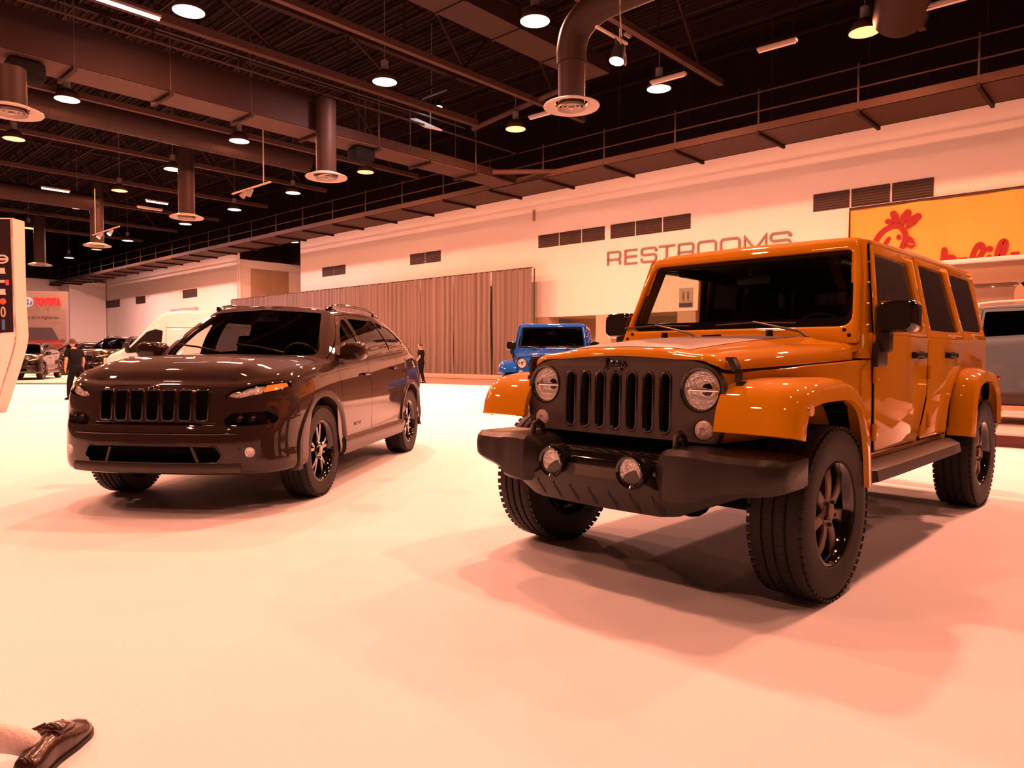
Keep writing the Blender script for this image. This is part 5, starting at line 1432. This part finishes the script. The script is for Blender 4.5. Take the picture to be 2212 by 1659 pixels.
def cutregion(bm, poly, faces):
    """cut the outline (y, z) out of the given faces only"""
    lay = bm.faces.layers.int.get('r') or bm.faces.layers.int.new('r')
    for f in bm.faces: f[lay] = 1 if faces(f) else 0
    n = len(poly); cx = sum(p[0] for p in poly) / n; cy = sum(p[1] for p in poly) / n; planes = []
    for i in range(n):
        p, q = poly[i], poly[(i + 1) % n]; dx, dy = q[0] - p[0], q[1] - p[1]; L = math.hypot(dx, dy)
        if L < 1e-7: continue
        nx, ny = dy / L, -dx / L
        if (cx - p[0]) * nx + (cy - p[1]) * ny > 0: nx, ny = -nx, -ny
        planes.append((p[0], p[1], nx, ny))
    for px, py, nx, ny in planes:
        fs = [f for f in bm.faces if f[lay] == 1]
        es = {e for f in fs for e in f.edges}; vs = {v for f in fs for v in f.verts}
        bmesh.ops.bisect_plane(bm, geom=list(vs) + list(es) + fs, plane_co=(0, px, py), plane_no=(0, nx, ny), dist=1e-6)
    kill = []
    for f in bm.faces:
        if f[lay] != 1: continue
        c = f.calc_center_median()
        if all((c.y - px) * nx + (c.z - py) * ny < 1e-6 for px, py, nx, ny in planes): kill.append(f)
    bmesh.ops.delete(bm, geom=kill, context='FACES')
def convex(pts):
    P = sorted(set((round(p[0], 5), round(p[1], 5)) for p in pts))
    def half(P):
        h = []
        for p in P:
            while len(h) >= 2 and (h[-1][0] - h[-2][0]) * (p[1] - h[-2][1]) - (h[-1][1] - h[-2][1]) * (p[0] - h[-2][0]) <= 0: h.pop()
            h.append(p)
        return h
    a, b = half(P), half(P[::-1])
    return a[:-1] + b[:-1]
m_clad = mat('dark_cladding', (.030, .020, .017), .40, coat=.1)
m_granite = mat('granite_metallic_paint', (.024, .013, .0105), .5, 0, coat=1, spec=.04)
m_blackpaint = mat('black_paint', (.008, .008, .008), .3, coat=1, spec=.1)
m_silverpaint = mat('silver_paint', (.085, .12, .15), .5, .1, coat=.8, spec=.1)
KL = suv('compact_suv', 'dark grey-brown compact SUV with slotted grille and black wheels, left of the orange car', (-5.734, 2.696, 0), R(-54.17), m_granite)
fr, sd = SW['fr'], SW['sd']
# lettering on the nose and on the doors
b = nb(); text_bm(b, 'Jeep', .050, .004, lambda u, v, w: tuple(fr(u, .905 + v * .8, .004 + w) if abs(u) < 1 else (0, 0, 0)), bev=.001, align='CENTER'); obj('badge_lettering', b, m_chrome, KL, None)
for s in (1, -1):
    b = nb(); text_bm(b, 'CHEROKEE', .040, .003, lambda u, v, w: (lambda p: (p.x, p.y, p.z))(sd(-.80 - u * s, .50 + v, s, .004 + w)), bev=.0006, align='CENTER'); obj('door_lettering', b, m_gloss, KL, None)
# ------------------------------------------------------------------ vehicles around the show floor
def ray(u, v):
    return FW + RT * ((u - 1106) / 1554.7) + UP * (-(v - 829.5) / 1554.7)
def at_depth(u, v, d):
    r = ray(u, v); k = d / math.hypot(FW.x, FW.y)
    r = r * d; return Vector((r.x, r.y, 1.1305 + r.z))
# silver car on a low platform behind the orange one
PT = root('display_platform', 'low pink-carpeted platform with dark red edge under the silver SUV', 'platform', (1.6, 13.0, 0))
b = nb(); box(b, (0, 0, .165), (7.6, 4.6, .03), .008); obj('platform_top', b, mat('platform_pink', (.55, .42, .42), .6), PT)
b = nb(); box(b, (0, 0, .075), (7.5, 4.5, .15)); obj('platform_side', b, mat('platform_red', (.10, .025, .020), .5), PT, None)
suv('silver_suv', 'silver blue SUV behind the tail of the orange car, at the right edge', (-3.25, 12.85, .18), PI, m_silverpaint, level=1, scale=(1, 1, 1.07), rail=m_whitep)
BT = root('booth_wall', 'beige booth wall with white top rail, far right behind the silver SUV', 'booth', (-3.25, 16.0, 0))
m_booth = mat('booth_beige', (.36, .24, .15), .6)
b = nb(); plate(b, rrect(0, 7, 0, 2.9, .01, 1), [rrect(x0, x0 + 1.05, 1.75, 2.50, .18, 5) for x0 in (-.28 + .45, 1.62 - .55 + .0, 2.7, 4.2)], .12, lambda u, v, w: (u, w, v), .005); obj('booth_panel', b, m_booth, BT)
b = nb(); box(b, (3.5, -.02, 2.93), (7.2, .35, .08), .01); obj('top_rail', b, m_whitep, BT)
b = nb(); box(b, (8.4, -.6, 2.1), (12.0, .10, 4.2), .01); obj('side_panel', b, mat('added_charcoal', (.02, .015, .02), .7), BT)  # added out of view: dark panel to darken the orange car's window reflections
for x0 in (.17, 1.07, 2.7, 4.2):
    b = nb(); plate(b, rrect(x0 - .02, x0 + 1.07, 1.73, 2.52, .18, 5), [], .02, lambda u, v, w: (u, w + .05, v), .002); obj('window_pane', b, mat('frosted_pane', (.30, .22, .17), .15, coat=1), BT)
# ---- white van beyond the dark SUV
def van(loc, rz):
    T = root('panel_van', 'white high-roof panel van behind the dark SUV', 'van', loc, rz)
    pw = mat('van_white', (.70, .68, .68), .3, coat=.8)
    # stations: x, half width, profile levels
    b = nb(); secs = []
    for x, zb, zt, w, wt in ((1.00, .45, .80, .70, .60), (.98, .35, .98, .86, .74), (.80, .30, 1.15, .96, .80), (.45, .30, 1.30, 1.0, .80), (.20, .30, 1.42, 1.01, .80), (-.20, .30, 1.85, 1.02, .80), (-.62, .30, 2.32, 1.02, .80), (-.85, .30, 2.46, 1.02, .82), (-1.2, .30, 2.52, 1.02, .84), (-3.0, .30, 2.54, 1.02, .84), (-4.6, .30, 2.54, 1.02, .84), (-4.9, .32, 2.50, 1.0, .82), (-4.96, .40, 2.40, .96, .78)):
        ys = lambda z: w - max(0, z - 1.15) * .10
        half = [(w * .9, zb), (w, zb + .10), (w, min(1.1, zt - .20)), (ys(zt - .16), zt - .16), (ys(zt) - .05, zt - .05), (ys(zt) - .16, zt - .005), (.4, zt + .02)]
        secs.append([(x, p, q) for p, q in half] + [(x, -p, q) for p, q in half[::-1]])
    loft(b, secs)
    bd = obj('body', b, pw, T, 50)
    for s in (1, -1):
        b = nb(); ow = lambda u, v, w, s=s: (u, s * (1.026 - max(0, v - 1.15) * .10 + w), v)
        plate(b, rpoly([(.30, 1.17), (-.80, 1.26), (-.84, 1.88), (-.62, 1.93), (-.36, 1.84), (-.05, 1.52)], .05), [], .012, ow, .003); obj('side_window', b, mat('van_glass', (.012, .010, .010), .04, coat=1), T, None)
        b = nb(); box(b, (.16, s * 1.14, 1.36), (.10, .18, .30), .04); box(b, (.18, s * 1.04, 1.25), (.06, .14, .06)); obj('mirror', b, m_black, T, 40)
        b = nb(); box(b, (.05, s * 1.018, 1.02), (.24, .01, .12), .002); obj('door_badge', b, m_grey, T)
        b = nb(); tube(b, [(-.95, s * 1.022, 1.05), (-.95, s * .976, 1.6), (-.95, s * .926, 2.10)], .006, 4); tube(b, [(-.95, s * .938, 1.98), (-4.5, s * .938, 1.98)], .006, 4); obj('panel_seam', b, m_grey, T, None)
        b = nb(); box(b, (.90, s * .80, .92), (.16, .26, .22), .05); obj('headlamp', b, m_turn, T, 40)
        b = nb(); box(b, (-2.2, s * 1.03, .55), (4.2, .03, .10), .01); obj('side_moulding', b, m_grey, T, 40)
        for ax in (0.0, -4.0): wheel('wheel', T, (ax + .1, s * .92, .34), s, .34, .22, .21, 'five', '', (m_silver, m_silver, m_silver), False)
    b = nb(); plate(b, rpoly([(-.74, 0), (.74, 0), (.62, 1.0), (-.62, 1.0)], .06), [], .012, lambda u, v, w: (.20 - v * .80 + w + .02, u, 1.44 + v * .86), .003); obj('windscreen', b, mat('van_glass', (.012, .010, .010)), T, None)
    b = nb(); box(b, (1.0, 0, .62), (.08, 1.3, .22), .03); obj('front_grille', b, m_black, T, 40)
    for x in (.1, -3.9):
        for s in (1, -1): b = nb(); lathe(b, [(.0, 0), (.40, 0), (.40, .03), (0, .03)], 24, Matrix.Translation((x, s * 1.0 - .015, .36)) @ Matrix.Rotation(R(-90), 4, 'X')); obj('wheel_well', b, m_dark, T, None)
    return T
pv = at_depth(345, 760, 22.3)
VN = van((pv.x, pv.y, 0), PHI + PI + R(4))
VN.location = Vector((pv.x, pv.y, 0)) + Vector((math.cos(PHI + PI), math.sin(PHI + PI), 0)) * .85 + Vector((-math.sin(PHI), math.cos(PHI), 0)) * 1.0
# ---- distant stand with dark trucks
p = at_depth(90, 790, 33.8)
ST = root('show_stage', 'low white stage under the distant dark cars at the left', 'platform', (p.x, p.y, 0), PHI)
b = nb(); box(b, (0, 0, .08), (14, 13.0, .09), .02); obj('stage_top', b, m_whitep, ST); b = nb(); box(b, (0, 0, .02), (13.9, 12.9, .04)); obj('stage_base', b, m_grey, ST, None)
p = at_depth(116, 790, 35.6); suv('dark_suv', 'dark glossy SUV on the low white stage, left of the walking person', (p.x, p.y, .125), PHI + R(243), m_blackpaint, level=1, wheel_mats=(m_silver, m_silver, m_silver))
p = at_depth(214, 780, 29.6); suv('black_pickup', 'black truck facing the camera between the walking person and the van', (p.x, p.y, .125), PHI + R(-97), m_blackpaint, level=1, scale=(1.1, 1.0, 1.10), wheel_mats=(m_silver, m_silver, m_silver))
p = at_depth(44, 800, 28.6); suv('black_suv', 'black SUV nose showing just right of the white display board', (p.x, p.y, .125), PHI + R(-70), m_blackpaint, level=1, scale=(1, .9, .92), wheel_mats=(m_silver, m_silver, m_silver))
# ---- car maker's stand wall
p = at_depth(100, 760, 42.3)
TW = root('brand_wall', 'grey stand wall with lit red TOYOTA sign and a printed car poster', 'booth', (p.x, p.y, 0), PHI + R(4))
m_stand = mat('stand_grey', (.20, .18, .18), .6)
b = nb(); box(b, (-3.0, 0, 2.4), (8.5, .3, 4.85), .02); obj('wall_panel', b, m_stand, TW)
b = nb(); box(b, (-.40, -.18, 1.95), (3.2, .05, 3.5), .005); PO = obj('poster', b, mat('poster_grey', (.16, .145, .155), .5), TW)
glow = mat('red_neon', (.1, .0, .0), emis=(1, .010, .008), estr=3.0)
def tw(x0, z0): return lambda u, v, w: (x0 + u, -.22 - w, z0 + v)
b = nb(); text_bm(b, 'TOYOTA', .60, .06, tw(-.50, 4.02), xs=.60, bev=.02); obj('neon_lettering', b, glow, TW, None)
b = nb()
for rx, rz, ox, oz in ((.29, .26, 0, 0), (.10, .24, 0, 0), (.20, .10, 0, .10)): tube(b, [(-.84 + ox + rx * math.cos(a), -.24, 4.18 + oz + rz * math.sin(a)) for a in np.linspace(0, 2 * PI, 28, endpoint=False)], .03, 6, closed=True, up=(0, 1, 0))
obj('oval_emblem', b, mat('emblem_silver', (.6, .65, .75), .2, .6, emis=(.7, .8, 1), estr=.35), TW, 60)
m_ink = mat('poster_ink', (.05, .035, .05), .6)
b = nb(); text_bm(b, 'All-New 2014 Highlander', .225, .01, lambda u, v, w: (-1.55 + u, -.215 - w, 3.22 + v), xs=1.05); obj('poster_text', b, m_ink, PO, None)
b = nb(); text_bm(b, 'toyota.com', .14, .01, lambda u, v, w: (.25 + u, -.215 - w, 2.98 + v)); obj('poster_text', b, mat('poster_ink_soft', (.25, .19, .2), .6), PO, None)
def pp(pts, m, nm):
    b = nb(); plate(b, rpoly(pts, .04), [], .012, lambda u, v, w: (u - .15, -.215 - w, v + .42), .001); obj(nm, b, m, PO, None)
pp([(-1.20, 1.55), (1.0, 1.55), (.62, 2.28), (-.85, 2.28)], mat('print_dark', (.04, .04, .06), .5), 'printed_windscreen'); pp([(-1.45, .6), (1.25, .6), (1.22, 1.22), (1.0, 1.56), (-1.2, 1.56), (-1.42, 1.22)], mat('print_maroon', (.14, .03, .03), .5), 'printed_bonnet')
pp([(-1.38, 1.28), (1.2, 1.28), (1.0, 1.48), (-1.2, 1.48)], mat('print_red', (.55, .16, .12), .5), 'printed_highlight')
for s in (-1, 1): pp([(-.1 + s * 1.18, 1.42), (-.1 + s * 1.42, 1.42), (-.1 + s * 1.42, 1.62), (-.1 + s * 1.18, 1.62)] if s > 0 else [(-1.52, 1.42), (-1.28, 1.42), (-1.28, 1.62), (-1.52, 1.62)], mat('print_maroon', (.14, .03, .03)), 'printed_mirror')
# ---- curved display board at the left edge
p = at_depth(50, 900, 14.0)
BD = root('display_board', 'tall white curved-foot display board with a black logo strip, left edge', 'display', (p.x, p.y, 0), PHI + R(2))
prof = [(.0, 3.72), (.0, 2.3), (.02, 1.7), (.02, 1.45), (-.03, 1.2), (-.14, .85), (-.26, .5), (-.36, .2), (-.44, 0)]
pf = [tuple(q) for q in cr(prof, 4)]
out = pf + [(-2.0, 0), (-2.0, 3.72)]
b = nb(); plate(b, out, [], .06, lambda u, v, w: (u, w - .15, v), .004); obj('board_face', b, m_whitep, BD)
b = nb(); loft(b, [[(q[0] - .03, -.18, q[1]), (q[0] + .01, -.18, q[1]), (q[0] + .01, .17, q[1]), (q[0] - .03, .17, q[1])] for q in pf]); obj('edge_band', b, mat('band_beige', (.50, .38, .32), .5), BD, 40)
b = nb(); plate(b, [(-.035, 3.70), (-.60, 3.70), (-.48, 1.52), (-.02, 1.56)], [], .012, lambda u, v, w: (u, w - .188, v), .001); LS = obj('logo_strip', b, mat('strip_black', (.02, .012, .014), .15, coat=.6), BD, None)
cols = [(.55, .5, .5), (.6, .55, .5), (.45, .4, .4), (.55, .08, .06), (.6, .58, .55), (.6, .1, .03), (.6, .35, .25), (.05, .12, .35)]
zs = [2.98, 2.72, 2.50, 2.30, 2.20, 1.98, 1.80, 1.66]
for i, (c, z) in enumerate(zip(cols, [2.94, 2.72, 2.52, 2.50, 2.32, 2.14, 1.94, 1.70])):
    x = -.20 + (.09 if i == 3 else 0)
    b = nb(); m_ = mat('logo_%d' % i, c, .5)
    if i == 0: tube(b, [(x + .11 * math.cos(a), -.198, z + .07 * math.sin(a)) for a in np.linspace(0, 2 * PI, 18, endpoint=False)], .016, 6, closed=True, up=(0, 1, 0)); box(b, (x, -.197, z), (.20, .006, .04))
    elif i in (1, 4): box(b, (x, -.197, z), (.10, .006, .11), .002); box(b, (x - .02, -.199, z - .04), (.16, .006, .03))
    elif i == 2: box(b, (x - .03, -.197, z), (.15, .006, .05))
    elif i == 3: box(b, (x, -.197, z), (.06, .006, .10))
    elif i == 5: cyl(b, (x, -.192, z), (x, -.201, z), .06, None, 16)
    elif i == 6: tube(b, [(x + .035 * math.cos(a), -.198, z + .09 * math.sin(a)) for a in np.linspace(0, 2 * PI, 14, endpoint=False)], .014, 6, closed=True, up=(0, 1, 0))
    else: box(b, (x, -.197, z), (.06, .006, .20), .002)
    obj('logo', b, m_, LS, None)
p = at_depth(30, 815, 16.5)
b = nb(); 
# ------------------------------------------------------------------ people
def skin_mesh(name, chains, m, parent, sub=2):
    """chains: list of lists of (x, y, z, r); first point of later chains may repeat an existing point to join it"""
    me = bpy.data.meshes.new(name); V, E, Rr = [], [], []
    def vid(p):
        for i, q in enumerate(V):
            if (Vector(q) - Vector(p[:3])).length < 1e-4: return i
        V.append(tuple(p[:3])); Rr.append(p[3] if isinstance(p[3], tuple) else (p[3], p[3])); return len(V) - 1
    for ch in chains:
        ids = [vid(p) for p in ch]
        for a, c in zip(ids, ids[1:]): E.append((a, c))
    me.from_pydata(V, E, [])
    o = bpy.data.objects.new(name, me); C.objects.link(o)
    md = o.modifiers.new('s', 'SKIN'); md.use_smooth_shade = True
    for i, r in enumerate(Rr): me.skin_vertices[0].data[i].radius = r
    me.skin_vertices[0].data[0].use_root = True
    o.modifiers.new('d', 'SUBSURF').levels = sub
    dg = bpy.context.evaluated_depsgraph_get(); dg.update()
    m2 = bpy.data.meshes.new_from_object(o.evaluated_get(dg)); bpy.data.objects.remove(o)
    m2.materials.clear()
    return link(name, m2, m, parent, 180)
def person(label, loc, rz, h, step, arm, bend, cat='person', bag=False, head_turn=0):
    """stands facing +x at scale of height h"""
    k = h / 1.75
    T = root('person', label, cat, loc, rz, scale=(k, k, k))
    hip = .94
    lf, rf = step, -step
    lean = bend
    def tor(z): return lean * max(0, (z - .94)) / .8
    body = [[(0, 0, .96, .10), (tor(1.15), 0, 1.15, .085), (tor(1.38), 0, 1.38, .09), (tor(1.50), 0, 1.50, .06), (tor(1.54) + .02, 0, 1.545, .055)]]
    for s, st in ((1, lf), (-1, rf)):
        knee = (st * .55 + .06, s * .10, .50); ank = (st, s * .10, .09)
        body.append([(0, 0, .96, .10), (0, s * .10, .90, .07), (*knee, .065), (*ank, .045), (ank[0] + .05, s * .11, .04, .04), (ank[0] + .16, s * .12, .035, .03)])
        sh = (tor(1.42), s * .19, 1.42)
        el = (sh[0] - .05 + arm[0] * .3, s * .25, 1.15); wr = (el[0] + arm[1] * .2 + .04, s * (.25 - abs(arm[1]) * .08), .93 + arm[2])
        body.append([(tor(1.38), 0, 1.38, .09), (*sh, .05), (*el, .045), (*wr, .032)])
        d = (Vector(wr) - Vector(el)).normalized(); pm = Vector(wr) + d * .05
        body[-1].append((*pm, .036))
        side = Vector((d.z, 0, -d.x)).normalized()
        for q in range(4):
            o_ = side * (-.026 + q * .0175); L = (.07, .078, .072, .058)[q]; f1 = pm + o_ + d * .035; f2 = f1 + d * L * .5 + Vector((0, -s * .006, 0)); f3 = f2 + d * L * .5 + Vector((0, -s * .018, 0))
            body.append([(*pm, .036), (*f1, .010), (*f2, .009), (*f3, .008)])
        tb = Vector(wr) + side * .03 + d * .02; body.append([(*wr, .032), (*tb, .012), (*(tb + side * .015 + d * .04), .010)])
    B = skin_mesh('body', body, m_skin, T, 1)
    hx = tor(1.6) + .02
    # head as one shaped mesh joined to the neck zone
    b = nb(); bmesh.ops.create_icosphere(b, subdivisions=3, radius=1)
    for v in b.verts:
        x, y, z = v.co
        jaw = 1 - .25 * max(0, -z)
        nose = .16 * math.exp(-((z + .05) / .18) ** 2 - (y / .16) ** 2) * (x > 0)
        v.co = Vector((hx + .012 + (x * .097 + nose * .11) * jaw, y * .076 * jaw, 1.655 + z * .118))
    Hd = obj('head', b, m_skin, T, 180)
    for s in (1, -1):
        b = nb(); bmesh.ops.create_uvsphere(b, u_segments=8, v_segments=6, radius=.012); bmesh.ops.translate(b, verts=b.verts, vec=(hx + .093, s * .032, 1.665)); obj('eye', b, m_black, Hd, 180)
        b = nb(); bmesh.ops.create_uvsphere(b, u_segments=8, v_segments=6, radius=1); bmesh.ops.scale(b, verts=b.verts, vec=(.016, .008, .030)); bmesh.ops.translate(b, verts=b.verts, vec=(hx, s * .077, 1.65)); obj('ear', b, m_skin, Hd, 180)
    b = nb(); box(b, (hx + .092, 0, 1.600), (.012, .045, .010), .004); obj('mouth', b, mat('lips', (.35, .12, .09), .5), Hd)
    b = nb(); bmesh.ops.create_icosphere(b, subdivisions=3, radius=1)
    bmesh.ops.delete(b, geom=[v for v in b.verts if v.co.z < -.45 or (v.co.x > .35 and v.co.z < .55)], context='VERTS')
    for v in b.verts: v.co = Vector((hx + .004 + v.co.x * .107, v.co.y * .087, 1.668 + v.co.z * .122))
    obj('hair', b, m_hair, T, 180)
    # clothes
    sh_ = [[(0, 0, .90, (.175, .14)), (tor(1.15), 0, 1.15, (.17, .14)), (tor(1.36), 0, 1.36, (.175, .14)), (tor(1.47), 0, 1.47, .095)]]
    for s in (1, -1):
        sh = (tor(1.42), s * .19, 1.42); el = (sh[0] - .05 + arm[0] * .3, s * .25, 1.15)
        mid = tuple(np.array(sh) * .25 + np.array(el) * .75)
        sh_.append([(tor(1.36), 0, 1.36, (.175, .14)), (*sh, .090), (*mid, .075)])
    skin_mesh('shirt', sh_, m_clothb, T, 1)
    tr = [[(0, 0, 1.08, (.165, .13)), (0, 0, .93, (.18, .14))]]
    for s, st in ((1, lf), (-1, rf)):
        tr.append([(0, 0, .93, (.18, .14)), (0, s * .10, .86, .115), (st * .55 + .06, s * .10, .50, .088), (st, s * .10, .12, .072), (st, s * .10, .09, .07)])
    skin_mesh('trousers', tr, m_clothb, T, 1)
    for s, st in ((1, lf), (-1, rf)):
        b = nb(); secs = []
        for x, w_, h_ in ((-.09, .03, .06), (-.07, .042, .10), (0, .046, .10), (.08, .05, .075), (.16, .048, .05), (.20, .028, .03)):
            secs.append([(st + x, s * .11 - w_, .002), (st + x, s * .11 - w_, h_ * .6), (st + x, s * .11 - w_ * .6, h_), (st + x, s * .11 + w_ * .6, h_), (st + x, s * .11 + w_, h_ * .6), (st + x, s * .11 + w_, .002)])
        loft(b, secs); obj('shoe', b, m_gloss, T, 50)
    return T
g = at_depth(165, 866, 18.0)
def floor_at(u, v):
    r = ray(u, v); t = -1.1305 / r.z; return Vector((r.x * t, r.y * t, 0))
q = floor_at(166, 864); person('person in black shirt and trousers walking away, beside the dark SUV', (q.x, q.y, 0), PHI + R(150), 1.50, .20, (.0, .1, .02), .16)
q2 = q + Vector((math.cos(PHI + R(-15)), math.sin(PHI + R(-15)), 0)) * .32
b = nb(); box(b, (0, 0, 0), (.30, .12, .24), .03); tube(b, [(-.08, 0, .11), (-.06, 0, .20), (.06, 0, .20), (.08, 0, .11)], .010, 6); o = tag(obj('hand_bag', b, m_black, None, 50), 'small black bag carried by the walking person on the left', 'bag'); o.location = (q2.x, q2.y, .60); o.rotation_euler = (0, 0, PHI)
q = floor_at(910, 828); person('person in black clothes standing in front of the long grey drape', (q.x, q.y, 0), PHI + R(165), 1.60, .07, (.0, .35, .12), .03)
# foot of a seated visitor at the lower left corner: dark leather shoe and white sock
q = floor_at(178, 1574); q0 = floor_at(98, 1651)
d_ = (q - q0).normalized(); q0 = q - d_ * .19
T = root('person', 'foot in a dark brown leather shoe and white sock at the lower left corner', 'person', (q0.x, q0.y, 0), math.atan2(q.y - q0.y, q.x - q0.x))
Lf = (q - q0).length
m_leather = mat('dark_leather', (.030, .012, .008), .25, coat=.5, bump=(40, .4, .004))
rows = []
N_ = 24
for i in range(N_ + 1):
    t = i / N_; x = -.10 + t * (.29)
    w_ = np.interp(t, [0, .1, .35, .6, .8, .9, .96, 1], [.028, .036, .034, .047, .050, .043, .031, .014])
    h_ = np.interp(t, [0, .15, .3, .45, .6, .8, .93, 1], [.070, .075, .082, .084, .068, .054, .044, .026])
    rows.append([(x, -w_ * 1.05, .012), (x, -w_ * 1.06, .022), (x, -w_ * 1.0, h_ * .55), (x, -w_ * .65, h_ * .92), (x, 0, h_), (x, w_ * .65, h_ * .92), (x, w_, h_ * .55), (x, w_ * 1.06, .022), (x, w_ * 1.05, .012)])
b = nb(); loft(b, [list(map(tuple, r)) for r in rows]); SH = obj('shoe', b, m_leather, T, 180)
b = nb(); secs = []
for i in range(N_ + 1):
    x = rows[i][0][0]; w_ = abs(rows[i][0][1]) + .005; secs.append([(x, -w_, 0), (x, -w_, .013), (x, w_, .013), (x, w_, 0)])
loft(b, secs); obj('sole', b, m_black, SH, 40)
b = nb(); secs = []
for x, w_, z in ((.02, .034, .090), (.05, .036, .088), (.08, .034, .076), (.10, .030, .066)):
    secs.append([(x, -w_, z - .016), (x, -w_ * .9, z), (x, 0, z + .008), (x, w_ * .9, z), (x, w_, z - .016)])
loft(b, secs); obj('tongue_flap', b, m_leather, SH, 180)
for i in range(4):
    b = nb(); x = .025 + i * .018; z = .098 - i * .006; tube(b, [(x, -.028, z - .012), (x + .006, 0, z), (x, .028, z - .012)], .004, 6); obj('shoe_lace', b, m_hair, SH, None)
b = nb(); tube(b, cr([(.04, .02, .094), (.02, .05, .085), (.06, .055, .07)], 4), .004, 6); obj('shoe_lace', b, m_hair, SH, None)
inv = Matrix.Translation(T.location) @ Matrix.Rotation(T.rotation_euler[2], 4, 'Z'); inv.invert()
LFT = Vector((-RT.x, -RT.y, 0)).normalized()
ch_ = []
for dx, z_, r_, back in ((0, .055, .034, .02), (.05, .085, .038, .03), (.12, .10, .042, .04), (.25, .12, .050, .04), (.42, .16, .056, .04)):
    w_ = Vector((q0.x, q0.y, 0)) - d_ * back + LFT * dx; w_.z = z_; l_ = inv @ w_; ch_.append((l_.x, l_.y, l_.z, r_))
skin_mesh('sock', [ch_], mat('white_sock', (.75, .70, .70), .85, bump=(90, .5)), T, 2)

q = floor_at(1097, 817)
b = nb(); lathe(b, [(.0, 0), (.105, 0), (.105, 1.10), (.09, 1.17), (.05, 1.21), (0, 1.22)], 24); o = tag(obj('bollard', b, mat('bollard_yellow', (.85, .33, .01), .5), None, 50), 'yellow safety post standing left of the blue car', 'bollard'); o.location = q
